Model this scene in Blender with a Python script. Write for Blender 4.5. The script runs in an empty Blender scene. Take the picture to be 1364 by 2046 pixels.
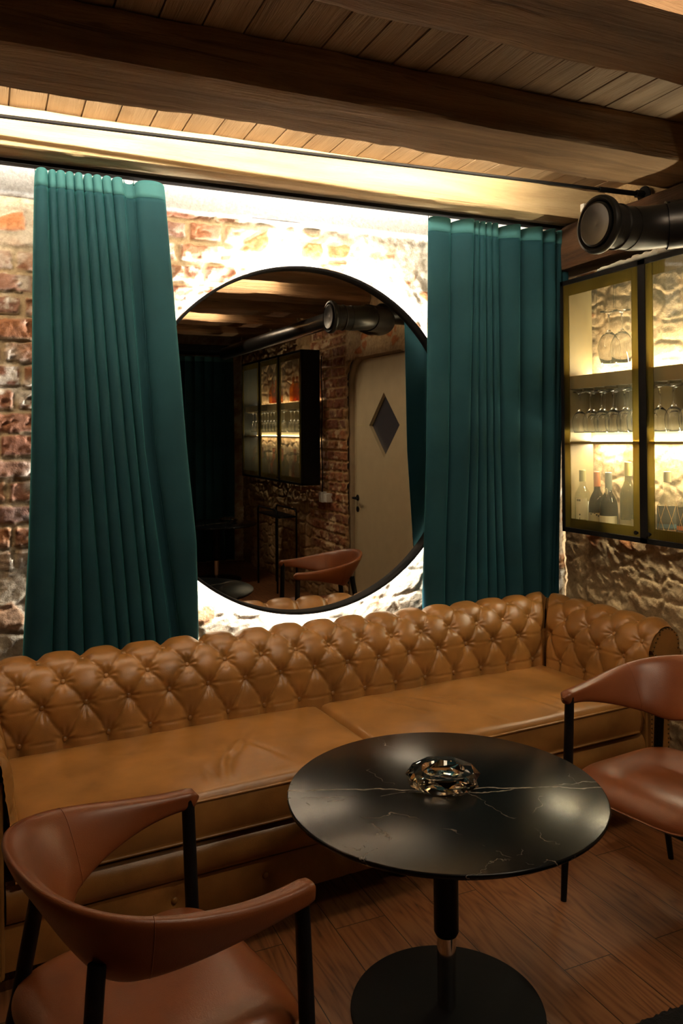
import bpy, bmesh, math, random
import numpy as np
from mathutils import Vector, Matrix

PI = math.pi
random.seed(7)
scn = bpy.context.scene
C = scn.collection

# ------------------------------------------------------------------ camera, world, exposure
H = 1.56
cam = bpy.data.cameras.new('camera')
cam.sensor_fit = 'AUTO'; cam.sensor_width = 36.0
cam.lens = 1600.0 * 36.0 / 2046.0
cam.shift_x = 0.0
cam.shift_y = -(1023 - 877) / 2046.0
cam.clip_start = 0.02
camo = bpy.data.objects.new('camera', cam); C.objects.link(camo)
YAW, ROLL = math.radians(24.0), 0.0105
camo.matrix_world = (Matrix.Translation((0, 0, H)) @ Matrix.Rotation(-YAW, 4, 'Z')
                     @ Matrix.Rotation(PI/2, 4, 'X') @ Matrix.Rotation(-ROLL, 4, 'Z'))
scn.camera = camo
vs = scn.view_settings
vs.view_transform = 'Standard'; vs.look = 'None'; vs.exposure = -0.40; vs.gamma = 1.0
vs.use_curve_mapping = False
w = bpy.data.worlds.new('world'); scn.world = w; w.use_nodes = True
w.node_tree.nodes['Background'].inputs[0].default_value = (0.9, 0.7, 0.55, 1)
w.node_tree.nodes['Background'].inputs[1].default_value = 0.002

# light strengths (real lamps of the room)
E_RING = 460.0        # LED band behind the mirror
E_BAY = 1000.0         # LED bar in the bay by the wall
E_ROOM = 250.0        # LED bars on the beams behind the camera
E_BACK = 28.0
E_CAB = 450.0         # LED strips in the drinks cabinets
E_DOWN = 6.0         # small ceiling spots
COL_WARM = (1.0, 0.84, 0.60)
COL_ROOM = (1.0, 0.84, 0.62)
COL_RING = (1.0, 0.97, 0.90)
COL_CAB = (1.0, 0.92, 0.70)

# ------------------------------------------------------------------ numpy noise
_rs = np.random.RandomState(3)
_T = _rs.rand(64, 64, 64).astype(np.float32)
def vn(x, y, z):
    x0 = np.floor(x).astype(int); y0 = np.floor(y).astype(int); z0 = np.floor(z).astype(int)
    fx, fy, fz = x - x0, y - y0, z - z0
    fx = fx*fx*(3-2*fx); fy = fy*fy*(3-2*fy); fz = fz*fz*(3-2*fz)
    def g(a, b, c): return _T[(x0+a) & 63, (y0+b) & 63, (z0+c) & 63]
    return (((g(0,0,0)*(1-fx)+g(1,0,0)*fx)*(1-fy)+(g(0,1,0)*(1-fx)+g(1,1,0)*fx)*fy)*(1-fz)
          + ((g(0,0,1)*(1-fx)+g(1,0,1)*fx)*(1-fy)+(g(0,1,1)*(1-fx)+g(1,1,1)*fx)*fy)*fz)
def fbm(x, y, z, o=4):
    s = 0; a = 0.5; t = 0
    for i in range(o):
        s = s + a*vn(x+i*7.3, y+i*3.1, z+i*5.7); t += a; a *= .5; x = x*2.03; y = y*2.03; z = z*2.03
    return s/t
def sm(a, b, x):
    t = np.clip((x-a)/(b-a), 0, 1); return t*t*(3-2*t)

# ------------------------------------------------------------------ materials
MATS = {}
def node_mat(name):
    m = bpy.data.materials.new(name); m.use_nodes = True
    nt = m.node_tree; b = nt.nodes['Principled BSDF']
    MATS[name] = m
    return m, nt, b
def N(nt, t, **k):
    n = nt.nodes.new(t)
    for a, v in k.items(): setattr(n, a, v)
    return n
def coords(nt, scale=(1,1,1), obj=True):
    tc = N(nt, 'ShaderNodeTexCoord'); mp = N(nt, 'ShaderNodeMapping')
    mp.inputs['Scale'].default_value = scale
    nt.links.new(tc.outputs['Object' if obj else 'Generated'], mp.inputs[0]); return mp.outputs[0]
def ramp(nt, src, stops):
    r = N(nt, 'ShaderNodeValToRGB'); e = r.color_ramp.elements
    while len(e) < len(stops): e.new(0.5)
    for i, (p, c) in enumerate(stops):
        e[i].position = p; e[i].color = (*c, 1) if len(c) == 3 else c
    nt.links.new(src, r.inputs[0]); return r.outputs[0]
def noise(nt, vec, scale, detail=4, rough=.55, dist=0):
    n = N(nt, 'ShaderNodeTexNoise'); n.inputs['Scale'].default_value = scale
    n.inputs['Detail'].default_value = detail; n.inputs['Roughness'].default_value = rough
    n.inputs['Distortion'].default_value = dist
    nt.links.new(vec, n.inputs['Vector']); return n.outputs['Fac']
def bump(nt, b, src, strength=.3, dist=.01, prev=None):
    n = N(nt, 'ShaderNodeBump'); n.inputs['Strength'].default_value = strength; n.inputs['Distance'].default_value = dist
    nt.links.new(src, n.inputs['Height'])
    if prev is not None: nt.links.new(prev, n.inputs['Normal'])
    nt.links.new(n.outputs[0], b.inputs['Normal']); return n.outputs[0]
def simple(name, col, rough=.5, metal=0, bumpv=None, var=.0, **kw):
    m, nt, b = node_mat(name)
    b.inputs['Base Color'].default_value = (*col, 1); b.inputs['Roughness'].default_value = rough
    b.inputs['Metallic'].default_value = metal
    v = coords(nt)
    if var:
        f = noise(nt, v, kw.get('vscale', 8), 4)
        c0 = tuple(x*(1-var) for x in col); c1 = tuple(min(1, x*(1+var)) for x in col)
        nt.links.new(ramp(nt, f, [(.3, c0), (.7, c1)]), b.inputs['Base Color'])
    if bumpv: bump(nt, b, noise(nt, v, bumpv[0], 5), bumpv[1], bumpv[2])
    return m
def leather(name, c0, c1, rough, crease, spec=.5):
    m, nt, b = node_mat(name)
    v = coords(nt)
    f = noise(nt, v, 5, 6, .6)
    nt.links.new(ramp(nt, f, [(.3, c0), (.7, c1)]), b.inputs['Base Color'])
    rn = noise(nt, v, 9, 4)
    mr = N(nt, 'ShaderNodeMapRange'); mr.inputs[3].default_value = rough-.06; mr.inputs[4].default_value = rough+.08
    nt.links.new(rn, mr.inputs[0]); nt.links.new(mr.outputs[0], b.inputs['Roughness'])
    vo = N(nt, 'ShaderNodeTexVoronoi'); vo.inputs['Scale'].default_value = 420; nt.links.new(v, vo.inputs['Vector'])
    p = bump(nt, b, vo.outputs['Distance'], .12, .0015)
    if crease:
        nn = N(nt, 'ShaderNodeTexNoise'); nn.noise_type = 'RIDGED_MULTIFRACTAL' if hasattr(nn, 'noise_type') else nn.noise_type
        nn.inputs['Scale'].default_value = 7; nn.inputs['Detail'].default_value = 3; nn.inputs['Distortion'].default_value = .6
        nt.links.new(v, nn.inputs['Vector'])
        p = bump(nt, b, nn.outputs['Fac'], crease, .012, p)
    b.inputs['Specular IOR Level'].default_value = spec
    return m
M_sofa = leather('tan_leather', (.19, .085, .020), (.35, .160, .040), .31, .20)
M_sofa_seat = leather('tan_seat_leather', (.20, .090, .022), (.36, .165, .042), .31, .28)
M_chair = leather('cognac_leather', (.165, .046, .014), (.215, .062, .018), .33, 0, .45)
M_black_wood = simple('black_wood', (.006, .006, .007), .45, 0, (60, .1, .002))
M_black = simple('black_paint', (.004, .004, .005), .65, 0, (90, .05, .001))
M_blackmetal = simple('black_powder_metal', (.008, .008, .009), .42, .3, (300, .08, .0005))
M_duct = simple('black_duct_metal', (.028, .026, .024), .36, .75, (14, .1, .003))
M_chrome = simple('chrome', (.75, .74, .72), .07, 1, (30, .01, .0005))
M_brass = simple('brass', (.45, .32, .12), .35, .9, (40, .05, .001))
M_nail = simple('nail_brass', (.16, .10, .04), .4, .9, (40, .05, .001))
M_white = simple('white_plastic', (.72, .70, .64), .4, 0, (60, .02, .0005))
M_foam = simple('expanding_foam', (.78, .76, .68), .85, 0, (45, .6, .01), .1)
M_door = simple('cream_paint', (.50, .40, .24), .5, 0, (25, .05, .001), .05)
M_smoke = simple('dark_grey_glass', (.05, .05, .06), .25, 0, (6, .02, .001))
M_cablack = simple('cabinet_black', (.004, .004, .005), .6, 0, (80, .06, .001))
for m_ in (M_black, M_blackmetal, M_black_wood, M_cablack): m_.node_tree.nodes['Principled BSDF'].inputs['Specular IOR Level'].default_value = .15
M_blackmetal.node_tree.nodes['Principled BSDF'].inputs['Metallic'].default_value = 0
M_cabwood = simple('cabinet_veneer', (.20, .145, .06), .5, 0, (22, .1, .001), .15)
M_rug = simple('black_rug', (.006, .006, .007), 1.0, 0, (220, 1., .01), .2)
M_ledhouse = simple('aluminium_profile', (.5, .5, .5), .4, .8, (60, .02, .0005))
M_red = simple('oxblood_leather', (.16, .035, .018), .45, 0, (30, .1, .002), .1)

# mirror
m, nt, b = node_mat('mirror_silver'); M_mirror = m
b.inputs['Base Color'].default_value = (.78, .76, .72, 1); b.inputs['Metallic'].default_value = 1; b.inputs['Roughness'].default_value = .012
# velvet
def velvet(name, c0, c1):
    m, nt, b = node_mat(name); v = coords(nt)
    nt.links.new(ramp(nt, noise(nt, v, 3, 5), [(.3, c0), (.7, c1)]), b.inputs['Base Color'])
    b.inputs['Roughness'].default_value = .85
    b.inputs['Sheen Weight'].default_value = .40; b.inputs['Sheen Roughness'].default_value = .35
    b.inputs['Sheen Tint'].default_value = (.07, .50, .52, 1)
    b.inputs['Specular IOR Level'].default_value = .15
    bump(nt, b, noise(nt, v, 700, 2), .15, .001)
    return m
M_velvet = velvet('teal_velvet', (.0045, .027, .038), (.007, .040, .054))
M_velvet_hd_lit = velvet('teal_velvet_header_lit', (.026, .098, .112), (.036, .118, .132))  # lit copy of the velvet: the header's brightness is put into its colour
# timber
def timber(name, stops, along='x', sc=1.0, crack=.8, rough=.75):
    m, nt, b = node_mat(name)
    s = {'x': (1.2, 14, 14), 'y': (14, 1.2, 14), 'z': (14, 14, 1.2)}[along]
    v = coords(nt, tuple(a*sc for a in s))
    f = noise(nt, v, 1.0, 8, .62, .8)
    c = ramp(nt, f, stops)
    s2 = {'x': (.9, 22, 22), 'y': (22, .9, 22), 'z': (22, 22, .9)}[along]
    v2 = coords(nt, tuple(a*sc for a in s2))
    f2 = noise(nt, v2, .8, 6, .7, 1.2)
    k = ramp(nt, f2, [(.30, (.06, .05, .04)), (.40, (1, 1, 1))])
    mx = N(nt, 'ShaderNodeMix', data_type='RGBA', blend_type='MULTIPLY'); mx.inputs[0].default_value = crack
    nt.links.new(c, mx.inputs[6]); nt.links.new(k, mx.inputs[7])
    nt.links.new(mx.outputs[2], b.inputs['Base Color'])
    b.inputs['Roughness'].default_value = rough
    p = bump(nt, b, f, .5, .010)
    bump(nt, b, f2, .8, .020, p)
    return m
M_beam = timber('old_beam_timber', [(.25, (.13, .072, .032)), (.5, (.27, .155, .072)), (.75, (.40, .25, .125))])
M_beam_y = timber('old_beam_timber_cross', [(.25, (.13, .068, .03)), (.5, (.25, .135, .06)), (.75, (.36, .21, .10))], 'y')
M_beam_pale = timber('pale_planed_timber', [(.25, (.34, .235, .12)), (.5, (.50, .37, .20)), (.75, (.60, .47, .28))], crack=.35)
M_plank = timber('ceiling_board', [(.25, (.25, .155, .088)), (.5, (.36, .245, .148)), (.8, (.47, .34, .22))], 'y', .7, .15, .6)

# floor wood: boards along y, laid in staggered rows
m, nt, b = node_mat('oak_floor_boards'); M_floor = m
tc = N(nt, 'ShaderNodeTexCoord')
mp = N(nt, 'ShaderNodeMapping'); mp.inputs['Rotation'].default_value = (0, 0, PI/2)
mp.inputs['Location'].default_value = (1.88, .052, 0)
nt.links.new(tc.outputs['Object'], mp.inputs[0])
br = N(nt, 'ShaderNodeTexBrick'); br.offset = .37; br.offset_frequency = 2
br.inputs['Scale'].default_value = 1; br.inputs['Brick Width'].default_value = 1.25; br.inputs['Row Height'].default_value = .176
br.inputs['Mortar Size'].default_value = .0016; br.inputs['Mortar Smooth'].default_value = .3; br.inputs['Bias'].default_value = 0
br.inputs['Color1'].default_value = (.15, .15, .15, 1); br.inputs['Color2'].default_value = (.85, .85, .85, 1)
br.inputs['Mortar'].default_value = (0, 0, 0, 1)
nt.links.new(mp.outputs[0], br.inputs['Vector'])
sep = N(nt, 'ShaderNodeSeparateColor'); nt.links.new(br.outputs['Color'], sep.inputs[0])
cmb = N(nt, 'ShaderNodeCombineXYZ')
ml = N(nt, 'ShaderNodeMath', operation='MULTIPLY'); ml.inputs[1].default_value = 17.0
nt.links.new(sep.outputs[0], ml.inputs[0]); nt.links.new(ml.outputs[0], cmb.inputs[2])
mp2 = N(nt, 'ShaderNodeMapping'); mp2.inputs['Scale'].default_value = (9, .9, 9)
nt.links.new(tc.outputs['Object'], mp2.inputs[0])
ad = N(nt, 'ShaderNodeVectorMath', operation='ADD'); nt.links.new(mp2.outputs[0], ad.inputs[0]); nt.links.new(cmb.outputs[0], ad.inputs[1])
wv = N(nt, 'ShaderNodeTexNoise'); wv.inputs['Scale'].default_value = .8; wv.inputs['Detail'].default_value = 3; wv.inputs['Distortion'].default_value = .3
nt.links.new(ad.outputs[0], wv.inputs['Vector'])
rg = N(nt, 'ShaderNodeMath', operation='MULTIPLY'); rg.inputs[1].default_value = 16; nt.links.new(wv.outputs[0], rg.inputs[0])
fr = N(nt, 'ShaderNodeMath', operation='PINGPONG'); fr.inputs[1].default_value = .5; nt.links.new(rg.outputs[0], fr.inputs[0])
mp3 = N(nt, 'ShaderNodeMapping'); mp3.inputs['Scale'].default_value = (90, 4, 40); nt.links.new(tc.outputs['Object'], mp3.inputs[0])
fine = noise(nt, mp3.outputs[0], 1, 4, .6)
av = N(nt, 'ShaderNodeMath', operation='ADD'); nt.links.new(fr.outputs[0], av.inputs[0]); nt.links.new(fine, av.inputs[1])
col = ramp(nt, av.outputs[0], [(.30, (.040, .013, .005)), (.52, (.165, .062, .022)), (.95, (.25, .108, .042))])
mx = N(nt, 'ShaderNodeMix', data_type='RGBA', blend_type='MIX')
nt.links.new(br.outputs['Fac'], mx.inputs[0]); nt.links.new(col, mx.inputs[6]); mx.inputs[7].default_value = (.012, .006, .003, 1)
nt.links.new(mx.outputs[2], b.inputs['Base Color'])
b.inputs['Roughness'].default_value = .42
p = bump(nt, b, fine, .08, .002)
inv = N(nt, 'ShaderNodeMath', operation='SUBTRACT'); inv.inputs[0].default_value = 1; nt.links.new(br.outputs['Fac'], inv.inputs[1])
bump(nt, b, inv.outputs[0], .6, .002, p)

# table top: black sintered stone with thin pale veins
m, nt, b = node_mat('black_marble'); M_marble = m
v = coords(nt)
def vein(rot, loc, width, scale, dist, col, prev, lo=.45):
    mpv = N(nt, 'ShaderNodeMapping'); mpv.inputs['Rotation'].default_value = (0, 0, rot); mpv.inputs['Location'].default_value = loc
    nt.links.new(v, mpv.inputs[0])
    n1 = N(nt, 'ShaderNodeTexNoise'); n1.inputs['Scale'].default_value = scale; n1.inputs['Detail'].default_value = 5
    nt.links.new(v, n1.inputs['Vector'])
    sp = N(nt, 'ShaderNodeSeparateXYZ'); nt.links.new(mpv.outputs[0], sp.inputs[0])
    a = N(nt, 'ShaderNodeMath', operation='MULTIPLY_ADD'); a.inputs[1].default_value = dist; nt.links.new(n1.outputs[0], a.inputs[0]); nt.links.new(sp.outputs[1], a.inputs[2])
    s = N(nt, 'ShaderNodeMath', operation='SUBTRACT'); s.inputs[1].default_value = dist*.5; nt.links.new(a.outputs[0], s.inputs[0])
    ab = N(nt, 'ShaderNodeMath', operation='ABSOLUTE'); nt.links.new(s.outputs[0], ab.inputs[0])
    mr = N(nt, 'ShaderNodeMapRange'); mr.inputs[1].default_value = 0; mr.inputs[2].default_value = width; mr.inputs[3].default_value = 1; mr.inputs[4].default_value = 0
    nt.links.new(ab.outputs[0], mr.inputs[0])
    n2 = noise(nt, v, 9, 4)
    mr2 = N(nt, 'ShaderNodeMapRange'); mr2.inputs[1].default_value = lo; mr2.inputs[2].default_value = lo+.2
    nt.links.new(n2, mr2.inputs[0])
    mm = N(nt, 'ShaderNodeMath', operation='MULTIPLY'); nt.links.new(mr.outputs[0], mm.inputs[0]); nt.links.new(mr2.outputs[0], mm.inputs[1])
    x = N(nt, 'ShaderNodeMix', data_type='RGBA'); nt.links.new(mm.outputs[0], x.inputs[0])
    if prev is None: x.inputs[6].default_value = (.004, .0045, .005, 1)
    else: nt.links.new(prev, x.inputs[6])
    x.inputs[7].default_value = (*col, 1); return x.outputs[2]
pc = vein(.42, (0, .0, 0), .0036, 6, .10, (.42, .36, .30), None, .25)
pc = vein(.32, (0, .02, 0), .003, 5, .16, (.30, .26, .22), pc, .38)
pc = vein(1.5, (0, -.06, 0), .003, 9, .30, (.34, .28, .22), pc, .47)
pc = vein(1.0, (0, .22, 0), .0025, 8, .26, (.30, .24, .19), pc, .47)
pc = vein(-.5, (0, .25, 0), .0015, 7, .30, (.26, .22, .18), pc, .48)
pc = vein(2.2, (0, .18, 0), .0025, 8, .36, (.28, .24, .2), pc, .48)
nt.links.new(pc, b.inputs['Base Color']); b.inputs['Roughness'].default_value = .22; b.inputs['Specular IOR Level'].default_value = .20
bump(nt, b, noise(nt, v, 320, 2), .06, .0004)

# masonry reads its colour from the stone-by-stone attribute
m, nt, b = node_mat('old_masonry'); M_wall = m
at = N(nt, 'ShaderNodeAttribute'); at.attribute_name = 'stone'
v = coords(nt)
f = noise(nt, v, 60, 6, .7)
k = ramp(nt, f, [(.25, (.55, .5, .45)), (.6, (1, 1, 1))])
mx = N(nt, 'ShaderNodeMix', data_type='RGBA', blend_type='MULTIPLY'); mx.inputs[0].default_value = .8
nt.links.new(at.outputs['Color'], mx.inputs[6]); nt.links.new(k, mx.inputs[7]); nt.links.new(mx.outputs[2], b.inputs['Base Color'])
b.inputs['Roughness'].default_value = .88
p = bump(nt, b, f, .55, .008)
bump(nt, b, noise(nt, v, 16, 6, .7), .4, .014, p)

# glass kinds
def emis(name, col, s):
    m, nt, b = node_mat(name); nt.nodes.remove(b)
    e = N(nt, 'ShaderNodeEmission'); e.inputs[0].default_value = (*col, 1); e.inputs[1].default_value = s
    nt.links.new(e.outputs[0], nt.nodes['Material Output'].inputs[0]); return m
M_ring = emis('led_ring', COL_RING, E_RING)
M_bay = emis('led_bay', COL_WARM, E_BAY)
M_room = emis('led_room', COL_ROOM, E_ROOM)
M_back = emis('led_back', COL_RING, E_BACK)
M_cabled = emis('led_cabinet', COL_CAB, E_CAB)
M_down = emis('led_spot', COL_ROOM, 60)
M_cabled2 = emis('led_cabinet_dim', COL_CAB, E_CAB*.2)
def clear(name, tint, refl=(1, 1, 1), rough=.03, base=.03, power=.12, haze=None):
    m, nt, b = node_mat(name); nt.nodes.remove(b)
    t = N(nt, 'ShaderNodeBsdfTransparent'); t.inputs[0].default_value = (*tint, 1)
    g = N(nt, 'ShaderNodeBsdfGlossy'); g.inputs[0].default_value = (*refl, 1); g.inputs[1].default_value = rough
    lw = N(nt, 'ShaderNodeLayerWeight'); lw.inputs[0].default_value = .5
    pw = N(nt, 'ShaderNodeMath', operation='POWER'); pw.inputs[1].default_value = 4.0; nt.links.new(lw.outputs['Facing'], pw.inputs[0])
    fz = N(nt, 'ShaderNodeMath', operation='MULTIPLY_ADD'); fz.inputs[1].default_value = .9; fz.inputs[2].default_value = base
    nt.links.new(pw.outputs[0], fz.inputs[0])
    mx = N(nt, 'ShaderNodeMixShader'); nt.links.new(fz.outputs[0], mx.inputs[0])
    src = t.outputs[0]
    if haze:
        d = N(nt, 'ShaderNodeBsdfTranslucent'); d.inputs[0].default_value = (*haze[1], 1)
        mh = N(nt, 'ShaderNodeMixShader'); mh.inputs[0].default_value = haze[0]
        if len(haze) > 2:
            vv = coords(nt)
            ck = N(nt, 'ShaderNodeTexWave'); ck.inputs['Scale'].default_value = haze[2]; ck.bands_direction = 'Y'
            nt.links.new(vv, ck.inputs['Vector'])
            mr = N(nt, 'ShaderNodeMapRange'); mr.inputs[3].default_value = haze[0]*.7; mr.inputs[4].default_value = haze[0]*1.3
            nt.links.new(ck.outputs[1], mr.inputs[0]); nt.links.new(mr.outputs[0], mh.inputs[0])
        nt.links.new(t.outputs[0], mh.inputs[1]); nt.links.new(d.outputs[0], mh.inputs[2]); src = mh.outputs[0]
    nt.links.new(src, mx.inputs[1]); nt.links.new(g.outputs[0], mx.inputs[2])
    nt.links.new(mx.outputs[0], nt.nodes['Material Output'].inputs[0]); return m
M_pane = clear('cabinet_pane', (.93, .90, .80), haze=(.06, (.9, .82, .5), 60))
M_mesh = clear('gold_mesh_border', (.30, .25, .11), haze=(.5, (.27, .22, .085), 90))
M_stem = clear('stemware', (.90, .90, .88), base=.12)
m, nt, b = node_mat('stem_glass'); M_stemglass = m
b.inputs['Base Color'].default_value = (1, 1, 1, 1); b.inputs['Roughness'].default_value = .0
b.inputs['Transmission Weight'].default_value = 1; b.inputs['IOR'].default_value = 1.5
M_clearbottle = clear('clear_bottle_glass', (.85, .87, .84))
M_darkbottle = clear('dark_bottle_glass', (.16, .12, .04), haze=(.3, (.14, .09, .03)))
M_greenbottle = clear('olive_bottle_glass', (.30, .28, .09), haze=(.3, (.25, .2, .06)))
M_amber = clear('amber_liquor', (.80, .42, .13))
m, nt, b = node_mat('crystal'); M_crystal = m
b.inputs['Base Color'].default_value = (1, .985, .95, 1); b.inputs['Roughness'].default_value = .0
b.inputs['Transmission Weight'].default_value = 1; b.inputs['IOR'].default_value = 1.55
LBL = {k: simple('label_'+k, c, .6, 0, (60, .05, .0005), .06) for k, c in dict(
    cream=(.72, .62, .36), tan=(.55, .45, .22), dark=(.06, .05, .03), white=(.75, .72, .6), orange=(.70, .20, .05),
    teal=(.10, .16, .17), gold=(.62, .45, .12), copper=(.72, .42, .14)).items()}
CAP = {k: simple('cap_'+k, c, .4, .2, (60, .03, .0005)) for k, c in dict(
    olive=(.22, .20, .07), orange=(.62, .17, .05), grey=(.19, .19, .13), gold=(.62, .50, .14), cork=(.42, .34, .16)).items()}

# ------------------------------------------------------------------ object helpers
def tag(o, label=None, cat=None, group=None, kind=None):
    if label: o['label'] = label
    if cat: o['category'] = cat
    if group: o['group'] = group
    if kind: o['kind'] = kind
    return o
def mesh_obj(name, verts, faces, mat, parent=None, smooth=False, loc=None, rotz=0, mats=None, fm=None):
    me = bpy.data.meshes.new(name)
    me.from_pydata([tuple(map(float, v)) for v in verts], [], [tuple(f) for f in faces])
    for mt in (mats or [mat]): me.materials.append(mt)
    if fm is not None: me.polygons.foreach_set('material_index', fm)
    if smooth: me.polygons.foreach_set('use_smooth', [True]*len(me.polygons))
    me.update()
    o = bpy.data.objects.new(name, me); C.objects.link(o)
    if parent: o.parent = parent
    if loc: o.location = loc
    if rotz: o.rotation_euler[2] = rotz
    return o
def bm_obj(name, bm, mat, parent=None, smooth=False, angle=None, **k):
    bmesh.ops.recalc_face_normals(bm, faces=bm.faces)
    me = bpy.data.meshes.new(name); bm.to_mesh(me); bm.free()
    me.materials.append(mat)
    if smooth: me.polygons.foreach_set('use_smooth', [True]*len(me.polygons))
    o = bpy.data.objects.new(name, me); C.objects.link(o)
    if parent: o.parent = parent
    if k.get('loc'): o.location = k['loc']
    if angle is not None:
        md = o.modifiers.new('bevel_normals', 'EDGE_SPLIT'); md.split_angle = angle
    return o
def empty(name, loc=(0, 0, 0), rz=0, label=None, cat=None, group=None):
    o = bpy.data.objects.new(name, None); C.objects.link(o); o.location = loc; o.rotation_euler[2] = rz
    o.empty_display_size = .1
    return tag(o, label, cat, group)
def add_box(bm, x0, y0, z0, x1, y1, z1, bev=0, mat=None):
    r = bmesh.ops.create_cube(bm, size=1)
    vv = r['verts']
    for q in vv:
        q.co = Vector(((x0+x1)/2 + q.co.x*(x1-x0), (y0+y1)/2 + q.co.y*(y1-y0), (z0+z1)/2 + q.co.z*(z1-z0)))
    if mat is not None: bmesh.ops.transform(bm, matrix=mat, verts=vv)
    if bev:
        es = list({e for q in vv for e in q.link_edges})
        bmesh.ops.bevel(bm, geom=es, offset=bev, segments=2, profile=.6, affect='EDGES')
def box(name, a, c, mat, parent=None, bev=0, **k):
    bm = bmesh.new(); add_box(bm, *a, *c, bev); return bm_obj(name, bm, mat, parent, **k)
def add_lathe(bm, prof, n=32, mat=None, cap=True):
    rings = []
    M = mat or Matrix()
    for r, z in prof:
        rings.append([bm.verts.new(M @ Vector((r*math.cos(2*PI*i/n), r*math.sin(2*PI*i/n), z))) for i in range(n)])
    for a, c in zip(rings, rings[1:]):
        for i in range(n):
            bm.faces.new((a[i], a[(i+1) % n], c[(i+1) % n], c[i]))
    if cap:
        if prof[0][0] > 1e-4: bm.faces.new(rings[0][::-1])
        if prof[-1][0] > 1e-4: bm.faces.new(rings[-1])
def lathe(name, prof, mat, parent=None, n=32, M=None, cap=True, smooth=True, **k):
    bm = bmesh.new(); add_lathe(bm, prof, n, M, cap)
    return bm_obj(name, bm, mat, parent, smooth=smooth, angle=math.radians(40) if smooth else None, **k)
def add_tube(bm, pts, r, n=12, cap=True):
    P = [Vector(p) for p in pts]; rr = r if isinstance(r, (list, tuple)) else [r]*len(P)
    rings = []; up = None
    for i, p in enumerate(P):
        t = (P[min(i+1, len(P)-1)] - P[max(i-1, 0)]).normalized()
        if up is None:
            up = Vector((0, 0, 1)) if abs(t.z) < .9 else Vector((1, 0, 0))
        s = t.cross(up).normalized(); up = s.cross(t).normalized()
        rings.append([bm.verts.new(p + rr[i]*(math.cos(2*PI*k/n)*s + math.sin(2*PI*k/n)*up)) for k in range(n)])
    for a, c in zip(rings, rings[1:]):
        for i in range(n): bm.faces.new((a[i], a[(i+1) % n], c[(i+1) % n], c[i]))
    if cap: bm.faces.new(rings[0][::-1]); bm.faces.new(rings[-1])
def tube(name, pts, r, mat, parent=None, n=12, **k):
    bm = bmesh.new(); add_tube(bm, pts, r, n)
    return bm_obj(name, bm, mat, parent, smooth=True, angle=math.radians(50), **k)
def grid_faces(nu, nv, off=0):
    f = []
    for i in range(nu-1):
        b0 = off + i*nv
        for j in range(nv-1):
            f.append((b0+j, b0+nv+j, b0+nv+j+1, b0+j+1))
    return f
def children_of(o): return [c for c in bpy.data.objects if c.parent == o]
def copy_tree(root, loc=None, rz=None, parent=None, kids=None):
    r = root.copy(); C.objects.link(r); r.parent = parent
    if loc is not None: r.location = loc
    if rz is not None: r.rotation_euler[2] = rz
    for c in list(root.children): copy_tree(c, parent=r)
    return r

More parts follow.
